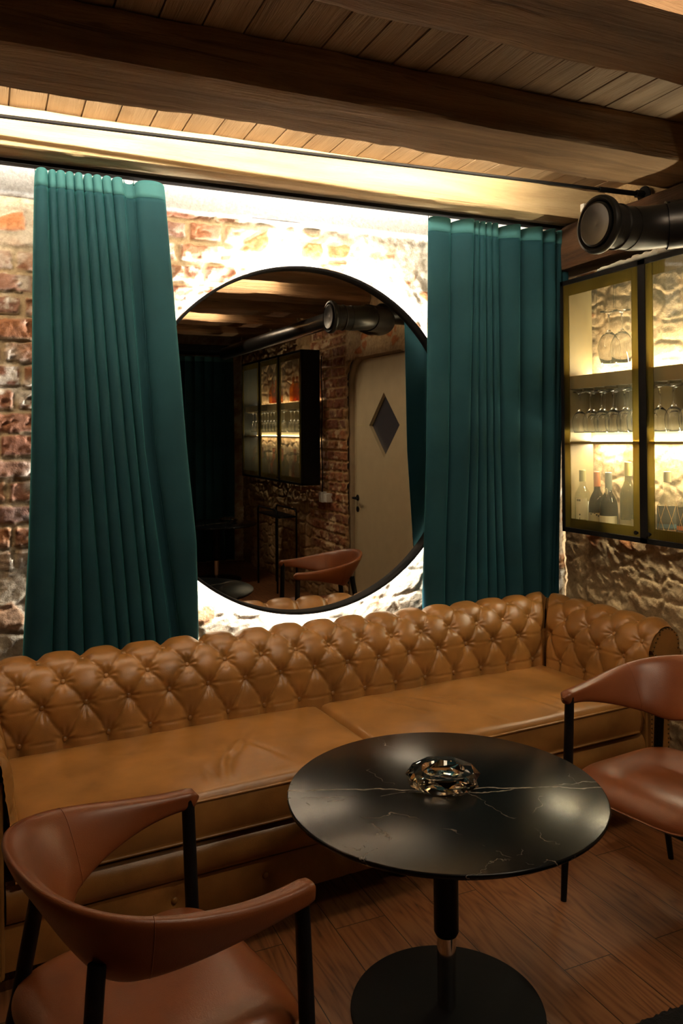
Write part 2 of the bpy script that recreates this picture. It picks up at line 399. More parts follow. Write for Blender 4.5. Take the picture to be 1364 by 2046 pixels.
# ------------------------------------------------------------------ masonry walls
YW, XW = 3.53, 2.90
def masonry_fields(u, z, wallid, brick_w, stone_w):
    """height (m towards the room) and base colour of each point; brick_w / stone_w are blends."""
    sx = wallid*13.7
    uu = u + .012*(fbm(u*9+sx, z*9, 0*u+2.2, 3)-.5); zz = z + .022*(fbm(u*1.6+sx, z*3, 0*u+5.1, 3)-.5) + .008*(fbm(u*14+sx, z*14, 0*u+1, 2)-.5)
    bh = .094
    r = np.floor(zz/bh); fz = zz/bh - r
    head = (r.astype(int) % 2 == 0)
    bl = np.where(head, .158, .275)
    off = np.sin(r*12.9898+wallid)*43758.5453; off = (off-np.floor(off))
    q = uu/bl + off; c = np.floor(q); fu = q - c
    hsh = np.sin(c*78.233+r*37.719+wallid*5.1)*43758.5453; h1 = hsh-np.floor(hsh)
    hs2 = np.sin(c*18.233+r*97.719+wallid*3.1)*23758.5453; h2 = hs2-np.floor(hs2)
    du = (.5-np.abs(fu-.5))*bl; dz = (.5-np.abs(fz-.5))*bh
    rad = .018
    ax = np.maximum(rad-du, 0); az = np.maximum(rad-dz, 0)
    d = np.where((ax > 0) & (az > 0), rad-np.sqrt(ax*ax+az*az), np.minimum(du, dz))
    n1 = fbm(u*30+sx, z*30, 0*u+3, 4)
    n2 = fbm(u*5+sx, z*5, 0*u+8, 4)
    d = d + .014*(n1-.5) - .004 - .006*h2
    bm_ = sm(.0, .007, d)
    chip = sm(.52, .62, fbm(u*18+sx, z*22, h1*20, 3))
    hb = bm_*(.014+.012*h1) - bm_*chip*.012 + .010*(n1-.5)
    red = np.stack([.22+.13*h1, .085+.055*h1+.03*h2, .050+.035*h2], -1)
    pale = np.array([.50, .40, .27]); morta = np.array([.46, .35, .21]); white = np.array([.74, .68, .58]); dark = np.array([.14, .06, .04])
    cb = red*(.75+.5*n1[..., None])
    cb = cb + (dark-cb)*(chip*.5*sm(.4, .7, n2))[..., None]
    eff = sm(.46, .62, fbm(u*22+sx, z*26, 0*u+11, 4))*sm(.35, .65, n2+.25*(h2-.5))
    cb = cb + (white-cb)*(.8*eff)[..., None]
    cm = morta*(.75+.5*n1[..., None])
    cm = cm + (white-cm)*sm(.55, .75, n2)[..., None]*.7
    colb = cm + (cb-cm)*bm_[..., None]
    # rubble
    def cells(sc, seed):
        a = (u + .06*(fbm(u*6+sx, z*6, 0*u+seed, 3)-.5))*sc; e = (z + .06*(fbm(u*6+sx, z*6, 0*u+seed+9, 3)-.5))*sc*1.5
        a0 = np.floor(a); e0 = np.floor(e)
        f1 = np.full(u.shape, 9.); f2 = np.full(u.shape, 9.); cid = np.zeros(u.shape)
        for i in (-1, 0, 1):
            for j in (-1, 0, 1):
                ca = a0+i; ce = e0+j
                k1 = np.sin(ca*127.1+ce*311.7+seed)*43758.5453; k1 -= np.floor(k1)
                k2 = np.sin(ca*269.5+ce*183.3+seed)*43758.5453; k2 -= np.floor(k2)
                dd = np.sqrt((ca+.15+.7*k1-a)**2+(ce+.15+.7*k2-e)**2)
                nw = dd < f1
                f2 = np.where(nw, f1, np.minimum(f2, dd)); cid = np.where(nw, k1*.6+k2*.4, cid); f1 = np.where(nw, dd, f1)
        return f2-f1, cid
    e1, id1 = cells(6.0, 4.0+wallid)
    st = sm(.03, .22, e1+.12*(n1-.5))
    rough = np.abs(fbm(u*11+sx, z*15, 0*u+21, 5)-.5)*2
    hs = st*(.006+.012*id1) + .020*(n2-.5) + .016*(.35-rough)
    grey = np.stack([.30+.22*id1, .225+.17*id1, .135+.12*id1], -1)*(.7+.6*n1[..., None])
    cs = cm*np.array([.62, .58, .5])*(.6+.8*n2[..., None]) + 0*cm; cs = cs + (grey-cs)*(st*.55*sm(.35, .6, fbm(u*4+sx, z*4, 0*u+61, 3)))[..., None]
    # plaster smear with brick chips (weight = 1 - brick - stone)
    pl = 1-np.clip(brick_w+stone_w, 0, 1)
    e2, id2 = cells(7.5, 31.0+wallid)
    bit = sm(.16, .3, e2+.15*(n1-.5))*(id2 > .76)*sm(.40, .5, n2)
    strk = np.abs(fbm((u+z*.9)*7+sx, (z-u*.9)*16, 0*u+33, 5)-.5)*2
    hp = .018*(n2-.5) + .014*(.4-strk) + .010*(n1-.5) + bit*.008
    cp = np.array([.60, .53, .42])*(.8+.4*n1[..., None]); orange = np.array([.48, .19, .075])
    cp = cp + (np.array([.33, .27, .2])-cp)*(.6*sm(.0, .12, .10-strk*.6))[..., None]
    cp = cp + (orange*(.7+.6*n1[..., None])-cp)*bit[..., None]
    h = hb*brick_w + hs*stone_w + hp*pl
    col = colb*brick_w[..., None] + cs*stone_w[..., None] + cp*pl[..., None]
    return h, np.clip(col, .01, .9)
def wall_mesh(name, us, zs, to3d, wallid, wfn, kind='structure', hole=None, extra=None):
    U, Z = np.meshgrid(us, zs, indexing='ij')
    bw, sw = wfn(U, Z)
    h, col = masonry_fields(U, Z, wallid, bw, sw)
    if wallid == 2: col = col*np.array([1.0, .80, .54])
    if extra: h, col = extra(U, Z, h, col)
    X = to3d(U, Z, h)
    nu, nv = U.shape
    idx = np.arange(nu*nv).reshape(nu, nv)
    F = np.stack([idx[:-1, :-1], idx[1:, :-1], idx[1:, 1:], idx[:-1, 1:]], -1).reshape(-1, 4)
    if hole is not None:
        uc = (U[:-1, :-1]+U[1:, 1:])/2; zc = (Z[:-1, :-1]+Z[1:, 1:])/2
        F = F[~hole(uc, zc).reshape(-1)]
    me = bpy.data.meshes.new(name)
    me.vertices.add(nu*nv); me.vertices.foreach_set('co', np.ascontiguousarray(X, dtype=np.float32).reshape(-1))
    me.loops.add(F.size); me.loops.foreach_set('vertex_index', F.astype(np.int32).reshape(-1))
    me.polygons.add(len(F)); me.polygons.foreach_set('loop_start', np.arange(0, F.size, 4, dtype=np.int32))
    me.polygons.foreach_set('loop_total', np.full(len(F), 4, dtype=np.int32))
    me.update(calc_edges=True)
    me.polygons.foreach_set('use_smooth', np.ones(len(F), dtype=bool))
    a = me.color_attributes.new('stone', 'FLOAT_COLOR', 'POINT')
    cc = np.concatenate([col, np.ones(col.shape[:2]+(1,))], -1)
    a.data.foreach_set('color', np.ascontiguousarray(cc, dtype=np.float32).reshape(-1))
    me.materials.append(M_wall)
    o = bpy.data.objects.new(name, me); C.objects.link(o); o['kind'] = kind
    return o
def w_back(u, z):
    n = fbm(u*2.2, z*2.2, 0*u+4, 4)-.5
    b_ = 1-sm(1.02, 1.30, u+.9*n+.25*np.clip(2.2-z, -1, 1)*.3)
    b_ = b_*sm(.95, 1.25, z+.8*n)
    b_ = b_*(1-.9*sm(2.30, 2.42, z+.3*n)*(1-sm(.2, .5, u)))
    s_ = (1-b_)*(1-sm(.95, 1.35, z+.6*n))
    return b_, s_*.5
def top_band(U, Z, h, col):
    t = sm(2.56, 2.575, Z + .012*(fbm(U*9, Z*9, 0*U, 3)-.5))
    h = h*(1-t) + .028*t
    cr = ((np.abs(Z-2.575-.01*(U-1.3)) < .004) & (U > 1.12) & (U < 1.36))
    c2 = np.array([.78, .74, .66])*np.ones(col.shape)
    col = col*(1-t[..., None]) + c2*t[..., None]
    col[cr] = (.03, .02, .02)
    return h, col
us = np.concatenate([np.linspace(-3.62, -.45, 70)[:-1], np.linspace(-.45, XW+.02, 480)])
zs = np.concatenate([np.linspace(-.02, .60, 24)[:-1], np.linspace(.60, 2.84, 330)])
wall_mesh('wall_back', us, zs, lambda U, Z, h: np.stack([U, YW-h, Z], -1), 1, w_back, extra=top_band)
def w_right(u, z):     # u = y
    n = fbm(u*2.2, z*2.2, 0*u+14, 4)-.5
    pier = sm(-.42, -.25, u+.15*n)*(1-sm(.44, .52, u+.1*n))
    b_ = pier*sm(.30, .55, z+.3*n)
    s_ = (1-b_)
    s_ = s_*np.where(u > 1.9, .40, 1)*np.where((u > .44) & (u < 2.0) & (z > 2.2), .2, 1)
    return b_, s_
def door_hole(u, z):
    r = .22
    cu = np.abs(u-1.09)-(.575-r); cz = z-(2.21-r)
    corner = (cu > 0) & (cz > 0)
    ins = np.where(corner, np.sqrt(np.maximum(cu, 0)**2+np.maximum(cz, 0)**2) < r, (np.abs(u-1.09) < .575) & (z < 2.21))
    return ins
us = np.concatenate([np.linspace(-2.62, .3, 230)[:-1], np.linspace(.3, 1.9, 200)[:-1], np.linspace(1.9, YW+.02, 260)])
zs = np.linspace(-.02, 2.84, 360)
wall_mesh('wall_right', us, zs, lambda U, Z, h: np.stack([XW-h, U, Z], -1), 2, w_right, hole=door_hole)
wall_mesh('wall_left', np.linspace(-2.62, YW+.02, 120), np.linspace(-.02, 2.84, 60), lambda U, Z, h: np.stack([-3.6+h, U, Z], -1), 3,
          lambda u, z: (np.ones(u.shape), np.zeros(u.shape)))
wall_mesh('wall_front', np.linspace(-3.62, XW+.02, 200), np.linspace(-.02, 2.84, 100), lambda U, Z, h: np.stack([U, -2.6+h, Z], -1), 4,
          lambda u, z: (np.ones(u.shape)*.5, np.ones(u.shape)*.5))
tag(box('floor', (-3.7, -2.7, -.04), (3.1, 3.6, 0), M_floor), kind='structure')

# ceiling boards, with a groove between each pair
bm = bmesh.new(); pw = .128; x = -1.7-16*.128; k = 0
while x < 3.05:
    dz = .002*math.sin(k*5.3)
    add_box(bm, x+.003, -2.7, 2.80+dz, x+pw-.003, 3.6, 2.82+dz)
    x += pw; k += 1
add_box(bm, -3.75, -2.7, 2.812, 3.1, 3.6, 2.86)
tag(bm_obj('ceiling', bm, M_plank), kind='structure')

# rough hewn beams (part of the room)
def beam(name, x0, x1, y0, y1, z0, z1, seed, mat=M_beam, along='x', wob=.010):
    n = int((x1-x0)/.02); m_ = 10
    V = []; F = []
    per = []
    for s in range(m_): per.append((s/m_, 0))
    for s in range(m_): per.append((1, s/m_))
    for s in range(m_): per.append((1-s/m_, 1))
    for s in range(m_): per.append((0, 1-s/m_))
    K = len(per)
    xs = np.linspace(x0, x1, n)
    for i, xx in enumerate(xs):
        a = np.array(per); ys = y0+(y1-y0)*a[:, 0]; zz = z0+(z1-z0)*a[:, 1]
        cy, cz = (y0+y1)/2, (z0+z1)/2
        corner = (np.abs(a[:, 0]-.5)*2)**6*(np.abs(a[:, 1]-.5)*2)**6
        o1 = fbm(xx*2.2+seed+0*ys, ys*6, zz*6, 4)-.5; o2 = fbm(xx*9+seed+0*ys, ys*14, zz*14, 3)-.5
        dis = wob*1.2*o1 + wob*1.0*o2 - (corner > .8)*(.002+.006*vn(np.full(K, xx*3+seed), ys*3, zz*3))
        ny = np.sign(ys-cy)*(np.abs(a[:, 0]-.5) > .49); nz = np.sign(zz-cz)*(np.abs(a[:, 1]-.5) > .49)
        ys = ys+ny*dis; zz = zz+nz*dis
        for y_, z_ in zip(ys, zz): V.append((xx, y_, z_) if along == 'x' else (y_, xx, z_))
    for i in range(n-1):
        for j in range(K):
            F.append((i*K+j, (i+1)*K+j, (i+1)*K+(j+1) % K, i*K+(j+1) % K))
    F.append(tuple(range(K))); F.append(tuple(range((n-1)*K, n*K))[::-1])
    o = mesh_obj(name, V, F, mat, smooth=True)
    md = o.modifiers.new('s', 'EDGE_SPLIT'); md.split_angle = math.radians(35)
    return tag(o, kind='structure')
beam('trim_1', -3.58, 2.89, 3.168, 3.40, 2.645, 2.80, 1.0, wob=.006, mat=M_beam_pale)
beam('trim_2', -3.58, 2.89, 2.34, 2.645, 2.64, 2.80, 9.0)
beam('trim_3', -3.58, 2.89, 1.52, 1.845, 2.64, 2.80, 17.0)
beam('trim_4', -3.58, 2.89, .67, .975, 2.64, 2.80, 25.0)
beam('trim_5', -3.58, 2.89, -.16, .16, 2.64, 2.80, 33.0)
beam('trim_6', -3.58, 2.89, -.97, -.66, 2.64, 2.80, 41.0)
beam('trim_7', -3.58, 2.89, -1.80, -1.5, 2.64, 2.80, 49.0)
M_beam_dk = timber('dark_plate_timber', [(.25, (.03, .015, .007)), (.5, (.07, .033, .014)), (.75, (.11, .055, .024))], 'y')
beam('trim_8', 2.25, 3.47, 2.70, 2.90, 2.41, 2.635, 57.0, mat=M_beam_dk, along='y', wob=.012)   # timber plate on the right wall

# ------------------------------------------------------------------ LED bars in the bays
def led_bar(x0, x1, y, z, mat, label, arc=(.02, .62)):
    t = empty('led_bar_light', ((x0+x1)/2, y, z), 0, label, 'light', 'led bars on the ceiling beams')
    L = (x1-x0)/2
    box('housing', (-L, -.016, -.012 if arc[0] > -.6 else .003), (L, .0 if arc[0] > -.6 else .012, .012 if arc[0] > -.6 else .018), M_ledhouse, t)
    if arc[0] > -.2: box('added_light_stop', (-L, .0005, -.007), (L, .0098, -.0006), M_ledhouse, t)  # unseen strip added under the diffuser to cut light going down
    # half-round opal diffuser on the profile
    V = []; nn = 7
    for x_ in (-L, L):
        for k_ in range(nn):
            a = PI*(arc[0]+(arc[1]-arc[0])*k_/(nn-1)); V.append((x_, .0005+.011*math.cos(a), .0115*math.sin(a)))
    bm = bmesh.new(); vv = [bm.verts.new(p) for p in V]
    for k_ in range(nn-1): bm.faces.new((vv[k_], vv[nn+k_], vv[nn+k_+1], vv[k_+1]))
    o = bm_obj('diffuser', bm, mat, t)
    return t
bay = led_bar(-1.1, 2.15, 2.675, 2.765, M_bay, 'long LED bar hidden behind the beam nearest the round mirror')
l4 = led_bar(1.05, 2.08, 1.030, 2.765, M_room, 'LED bar seen in the mirror, upper and longer of the two reflected', (-.98, .05))
l6 = led_bar(1.35, 2.08, -.605, 2.765, M_room, 'LED bar seen in the mirror, lower and farther of the two reflected', (-.98, .05))
l0 = led_bar(-1.3, 2.7, 3.422, 2.73, M_back, 'LED bar tucked behind the lit timber against the back wall', (-.5, .5))

# ------------------------------------------------------------------ tension rod
t = empty('tension_rod', (2.86, 2.872, 2.70), 0, 'thin black steel rod stretched below the ceiling in front of the lit timber', 'rod')
tube('rod', [(-4.4, .255, 0), (0, 0, 0)], .0072, M_black, t, 10)
tube('sleeve', [(-.26, .015, 0), (-.06, .0035, 0)], .012, M_blackmetal, t, 14)
lathe('flange', [(.04, .0), (.04, .006), (.036, .010), (.0, .010)], M_blackmetal, t, 32, Matrix.Translation((-.0, 0, 0)) @ Matrix.Rotation(-PI/2, 4, 'Y'))
tube('end_nut', [(-.05, .003, 0), (-.008, .0, 0)], .018, M_blackmetal, t, 6)
bx_ = box('junction_box', (2.72, 3.130, 2.676), (2.83, 3.158, 2.716), M_white, bev=.004)
tag(bx_, 'small white junction box on the lit timber behind the black duct', 'junction box')

# ------------------------------------------------------------------ duct with round valve
t = empty('air_duct', (1.99, 2.225, 2.312), 0, 'black round ventilation duct below the ceiling beside the drinks cabinet', 'duct')
RX = Matrix.Rotation(PI/2, 4, 'Y')      # lathe axis z -> +x
lathe('valve_ring', [(.078, .012), (.082, .002), (.092, -.006), (.101, -.002), (.104, .008), (.102, .02), (.094, .028), (.080, .030)], M_duct, t, 48, RX, cap=False)
lathe('valve_disc', [(.0, -.002), (.02, .0), (.045, -.004), (.072, -.010), (.079, -.006), (.079, .004), (.0, .010)], M_duct, t, 48, RX, cap=False)
lathe('collar', [(.076, .02), (.080, .022), (.080, .055), (.077, .058), (.077, .085), (.082, .089), (.082, .094), (.077, .098), (.077, .145)], M_duct, t, 40, RX, cap=False)
pts = [(.14, 0, 0)]
for i in range(9):
    a = i/8*PI/2*.42
    pts.append((.16+.22*math.sin(a), -(.22-.22*math.cos(a)), .015*i/8))
e1 = pts[-1]
tube('elbow', pts, .079, M_duct, t, 36)
d1 = Vector((math.cos(.66), -math.sin(.66), .05))
p0 = Vector(e1); p1 = p0+d1*.16
bm = bmesh.new(); pp = [p0-d1*.01, p0+d1*.02, p1]
for i in range(7):
    a = .66+(PI/2-.66)*i/6
    p1 = p1+Vector((math.cos(a), -math.sin(a), .0))*.026; pp.append(p1.copy())
add_tube(bm, pp, .087, 36)
bm_obj('coupling', bm, M_duct, t, smooth=True, angle=math.radians(50))
tube('screw', [p0+d1*.03+Vector((-.06, -.02, .062)), p0+d1*.03+Vector((-.064, -.022, .068))], .004, M_black, t, 8)
tube('main_pipe', [p1, p1+Vector((-.01, -.10, .005)), p1+Vector((-.06, -.30, .07)), (p1.x-.08, -.9, p1.z+.10), (p1.x-.08, -3.9, p1.z+.10)], [.083, .080, .066, .064, .064], M_duct, t, 36)
tube('branch_pipe', [(.44, -.30, .02), (.52, -.28, .085), (.62, -.27, .09), (.78, -.26, .09)], .075, M_duct, t, 36)

# ------------------------------------------------------------------ mirror
mc = Vector((1.356, 3.44, 1.555)); MR = .795
t = empty('round_mirror', mc, 0, 'huge round black-rimmed mirror glowing from behind, hung between teal curtains', 'mirror')
t.rotation_euler = (math.radians(.4), 0, 0)
RY = Matrix.Rotation(PI/2, 4, 'X')      # lathe z -> -y
lathe('mirror_glass', [(MR-.012, .0), (MR-.012, .004), (0, .004)], M_mirror, t, 160, RY, cap=False, smooth=False)
lathe('frame', [(MR-.0135, .0035), (MR-.0125, .036), (MR-.010, .038), (MR-.003, .038), (MR, .035), (MR, -.020), (MR-.02, -.024), (MR-.12, -.024), (MR-.13, -.006), (MR-.02, -.003)], M_black, t, 160, RY, cap=False)
lathe('led_ring', [(MR-.045, -.027), (MR-.045, -.047)], M_ring, t, 160, RY, cap=False)
lathe('backing', [(MR-.10, -.022), (0, -.022)], M_black, t, 96, RY, cap=False)
box('bracket', (-.05, .022, .35), (.05, .060, .40), M_blackmetal, t)

# ------------------------------------------------------------------ curtains
def curtain(rows, ztop, amp, skew, label, name='curtain', group=None, ymid=None, yoff=0, header=True, ztop_fn=None, ret=False):
    """rows: list of (z, x-boundaries, y) from top to bottom"""
    t = empty(name, (rows[0][1][0], rows[0][2], 0), 0, label, 'curtain', group)
    ox, oy = rows[0][1][0], rows[0][2]
    nf = len(rows[0][1])-1
    zk = np.array([r[0] for r in rows])[::-1]
    nz = 150; zz = np.linspace(ztop, .05, nz)
    nper = 18
    X = []; Y = []
    seeds = [random.random() for _ in range(nf)]
    def at(z):
        b_ = [np.interp(z, zk, np.array([r[1][i] for r in rows])[::-1]) for i in range(nf+1)]
        y = np.interp(z, zk, np.array([r[2] for r in rows])[::-1])
        return b_, y
    V = []; 
    for z in zz:
        b_, y0 = at(z)
        for f_ in range(nf):
            wd = b_[f_+1]-b_[f_]
            A = amp[f_] if isinstance(amp, (list, tuple)) else amp
            A = min(A, wd*1.05+.004)
            sk = skew[f_] if isinstance(skew, (list, tuple)) else skew
            for j in range(nper):
                q = j/(nper-1) if f_ == nf-1 else j/nper
                s = max(math.sin(PI*q**sk), 0)**.52
                wig = .006*(fbm(np.array([f_*3.1+q*.5]), np.array([z*1.3]), np.array([seeds[f_]*9]), 2)[0]-.5)
                # a slight overlap bulge, so each fold tucks behind the next
                xx = b_[f_]+wd*q + .16*wd*math.sin(2*PI*q)*(-1)*.5
                tp = max(0, 1-(ztop-z)/.05)
                V.append((xx-ox+wig, y0-A*s+A*.35-oy+yoff, z-.020*tp*(1-s)*min(1, A/.04)))
        if ret:      # unseen return to the wall, added to block ring light behind the curtain
            for q_ in range(1, 7): V.append((b_[nf]-ox+.010*q_/6, y0+A*.35-oy+yoff+(3.50-y0-A*.35)*q_/6, z))
    nv = len(V)//nz
    F = []
    topn = 5
    fr = ztop_fn
    for i in range(nz-1):
        for j in range(nv-1):
            F.append((i*nv+j, i*nv+j+1, (i+1)*nv+j+1, (i+1)*nv+j))
    if fr:
        for j in range(nv):
            for i in range(4):
                x_, y_, z_ = V[i*nv+j]; V[i*nv+j] = (x_, y_, z_+fr(j/(nv-1))*(1-i/4))
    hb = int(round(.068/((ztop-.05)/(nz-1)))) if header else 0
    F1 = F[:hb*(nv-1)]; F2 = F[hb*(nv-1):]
    def sub(F_, nm, mt, dy=0):
        ids = sorted({i for f_ in F_ for i in f_}); mp_ = {a: k_ for k_, a in enumerate(ids)}
        vv = [(V[i][0], V[i][1]-dy, V[i][2]) for i in ids]
        o = mesh_obj(nm, vv, [tuple(mp_[i] for i in f_) for f_ in F_], mt, t, smooth=True)
        md = o.modifiers.new('thick', 'SOLIDIFY'); md.thickness = .0025; md.offset = 0
        return o
    sub(F2, 'panel', M_velvet)
    if header: sub(F1, 'header_band', M_velvet_hd_lit, .0012)
    # hooks
    b_, y0 = at(ztop)
    for f_ in range(0, nf+1, 2 if nf > 6 else 1):
        x_ = b_[f_]-ox
        bm = bmesh.new()
        add_tube(bm, [(x_, yoff, ztop-.02), (x_, yoff+.004, ztop+.008), (x_+.003, yoff, ztop+.021)], .0014, 5)
        bm_obj('hook', bm, M_blackmetal, t, smooth=True)
    return t
r1 = [(2.614, [0.187, 0.233, 0.262, 0.297, 0.329, 0.363, 0.397, 0.433, 0.47, 0.519, 0.56, 0.684], 3.295),
      (1.528, [0.164, 0.257, 0.293, 0.336, 0.378, 0.430, 0.472, 0.524, 0.564, 0.597, .64, 0.775], 3.325),
      (1.138, [0.152, 0.253, 0.294, 0.344, 0.404, 0.456, 0.506, 0.562, 0.60, 0.650, .69, 0.813], 3.34),
      (0.75, [0.131, 0.24, 0.295, 0.356, 0.436, 0.490, 0.540, 0.598, 0.64, 0.705, .745, 0.825], 3.37),
      (0.10, [0.11, 0.23, 0.295, 0.366, 0.476, 0.516, 0.566, 0.627, 0.666, 0.715, .75, 0.79], 3.39)]
amp1 = [.055]+[.042]*8+[-.022, .045]
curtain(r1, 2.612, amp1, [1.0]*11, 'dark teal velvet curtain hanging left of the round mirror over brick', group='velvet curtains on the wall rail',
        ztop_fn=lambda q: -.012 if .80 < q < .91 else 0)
r2 = [(2.594, [1.931, 2.053, 2.175, 2.209, 2.247, 2.282, 2.321, 2.444, 2.58, 2.658, 2.712, 2.765], 3.295),
      (1.501, [1.935, 2.055, 2.161, 2.219, 2.269, 2.307, 2.346, 2.458, 2.592, 2.674, 2.700, 2.722], 3.335),
      (1.05, [1.94, 2.06, 2.165, 2.235, 2.295, 2.345, 2.390, 2.49, 2.614, 2.684, 2.714, 2.740], 3.38),
      (0.796, [1.945, 2.07, 2.17, 2.252, 2.317, 2.372, 2.424, 2.517, 2.634, 2.691, 2.724, 2.760], 3.41),
      (0.10, [1.955, 2.08, 2.18, 2.262, 2.327, 2.382, 2.434, 2.527, 2.634, 2.691, 2.724, 2.760], 3.41)]
amp2 = [.020, .060, .032, .032, .032, .032, .065, .068, .060, .035, .028]
sk2 = [1.0, 1.9, 1.0, 1.0, 1.0, 1.0, 2.0, 2.0, 1.8, 1.6, 1.3]
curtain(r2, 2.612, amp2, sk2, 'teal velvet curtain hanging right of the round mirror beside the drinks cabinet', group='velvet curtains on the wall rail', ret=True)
t = empty('curtain_rail', (1.36, 3.30, 2.638), 0, 'slim black curtain rail fixed under the lit timber above the mirror', 'curtain rail')
box('rail', (-1.50, -.02, -.018), (1.52, .02, .0), M_black, t, bev=.003)
# curtain at the far end, seen in the mirror
xs_ = list(np.linspace(1.55, 2.70, 11))
rb = [(2.47, xs_, -2.36), (1.2, [x_+.01*math.sin(i*2.1) for i, x_ in enumerate(xs_)], -2.36), (.1, xs_, -2.36)]
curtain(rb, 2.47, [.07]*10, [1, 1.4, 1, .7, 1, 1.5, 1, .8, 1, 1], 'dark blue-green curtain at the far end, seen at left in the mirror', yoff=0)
cb = box('pelmet', (1.35, -2.56, 2.50), (2.72, -2.16, 2.58), M_cablack, bev=.01)
tag(cb, 'black pelmet box over the far curtain reflected in the mirror', 'pelmet')

# ------------------------------------------------------------------ chesterfield sofa
SW, SD = 1.21, .575           # half seat width, depth to the back face
A0 = math.radians(3.0)
sofa = empty('chesterfield_sofa', (1.27, 2.487, 0), A0, 'tan leather chesterfield sofa with deep button back against the wall', 'sofa')
prof = [(.0, .36), (.0, .40), (.012, .48), (.020, .55), (.024, .61), (.032, .66), (.052, .705), (.083, .741), (.122, .757), (.160, .750), (.192, .722), (.203, .685), (.196, .65), (.19, .62)]
def resample(pr, n):
    P = np.array(pr); 
    for _ in range(2):      # chaikin
        Q = [P[0]]
        for a, b_ in zip(P, P[1:]): Q += [a*.75+b_*.25, a*.25+b_*.75]
        Q.append(P[-1]); P = np.array(Q)
    L_ = np.concatenate([[0], np.cumsum(np.linalg.norm(np.diff(P, axis=0), axis=1))])
    s = np.linspace(0, L_[-1], n)
    R_ = np.stack([np.interp(s, L_, P[:, 0]), np.interp(s, L_, P[:, 1])], 1)
    T_ = np.gradient(R_, axis=0); T_ /= np.linalg.norm(T_, axis=1)[:, None]
    Nn = np.stack([-T_[:, 1], T_[:, 0]], 1)    # inward / up
    return R_, Nn, s
PR, PN, PS = resample(prof, 165)
DU, DW = .1525, .090
ROWS = [.139, .258, .337, .422]
NROW = 4
def puff(u, wv, u0):
    wc = np.interp(wv, ROWS, [0, 1, 2, 3])*DW
    a = (u-u0)/DU + wc/(2*DW); b_ = (u-u0)/DU - wc/(2*DW)
    s = np.abs(np.sin(PI*a)*np.sin(PI*b_))
    m_ = (np.cos(PI*a)*np.cos(PI*b_))**2
    h = .55*s**.28 + .45*(1-m_**2.2)
    h = h - .07*np.exp(-((wv-ROWS[0])/.005)**2)*s**.15 - .05*np.exp(-((wv-ROWS[1])/.005)**2)*s**.15
    # gathers running out from each button
    aa, bb = a-np.round(a), b_-np.round(b_)
    dx = (aa+bb)/2*DU; dz = (aa-bb)*DW
    rr = np.sqrt(dx*dx+dz*dz)+1e-6
    h = h + .085*np.cos(9*np.arctan2(dz, dx)+3*np.round(a))*np.exp(-((rr-.022)/.016)**2)
    return h
def sofa_roll(name, kind, u_a, u_b, u0, parent, nu):
    V = []; n = len(PR)
    for i in range(nu):
        tt = i/(nu-1)
        for j in range(n):
            p, z = PR[j]
            if kind == 'back':
                u = -(SW+p) + 2*(SW+p)*tt
                edge = min(tt, 1-tt)*2*(SW+p)
            else:
                u = u_a + (SD+p-u_a)*tt
                edge = (1-tt)*(SD+p-u_a)
            fade = sm(.0, .05, PS[j]-.0)*(1-sm(PS[-1]-.08, PS[-1], PS[j]))
            A = .029*float(fade)
            ed = float(sm(0, .045, edge))
            if kind != 'back': ed *= float(sm(0, .06, u-u_a))*.75+.25
            hh = float(puff(np.array(u), np.array(PS[j]), u0))*A*(.35+.65*ed) - .012*(1-ed)
            hh += .0035*(vn(np.array([u*22.]), np.array([PS[j]*30]), np.array([2.5]))[0]-.5)
            q, zz_ = p-hh*(-PN[j][0]) if False else p+hh*PN[j][0], z+hh*PN[j][1]
            if kind == 'back': V.append((u, SD+q, zz_))
            elif kind == 'right': V.append((SW+q, u, zz_))
            else: V.append((-SW-q, u, zz_))
    return mesh_obj(name, V, grid_faces(nu, n), M_sofa, parent, smooth=True)
UB = -1.143
UA = .02
sofa_roll('tufted_back', 'back', 0, 0, UB, sofa, 460)
sofa_roll('tufted_arm', 'right', -.03, 0, UA, sofa, 120)
sofa_roll('tufted_arm', 'left', -.03, 0, UA, sofa, 120)
# buttons
def prof_at(s):
    return (np.interp(s, PS, PR[:, 0]), np.interp(s, PS, PR[:, 1]), np.interp(s, PS, PN[:, 0]), np.interp(s, PS, PN[:, 1]))
bm = bmesh.new(); bmesh.ops.create_uvsphere(bm, u_segments=14, v_segments=8, radius=.0105)
for q in bm.verts: q.co.z *= .55
btn = bm_obj('button', bm, M_sofa, sofa, smooth=True); first = True
def put_button(pos, nrm):
    global first
    o = btn if first else btn.copy()
    if not first: C.objects.link(o); o.parent = sofa
    first = False
    o.location = pos; o.rotation_euler = Vector(nrm).to_track_quat('Z', 'Y').to_euler()
for row in range(NROW):
    p, z, n0, n1 = prof_at(ROWS[row])
    sh = .5*DU if row % 2 else 0
    k = 0
    while UB+sh+k*DU < SW-.02:
        u = UB+sh+k*DU; k += 1
        if u < -SW+.03: continue
        put_button((u, SD+p+n0*.004, z+n1*.004), (0, n0, n1))
    for sgn in (1, -1):
        k = 0
        while UA+sh+k*DU < SD-.03:
            u = UA+sh+k*DU; k += 1
            put_button((sgn*(SW+p+n0*.004), u, z+n1*.004), (sgn*n0, 0, n1))
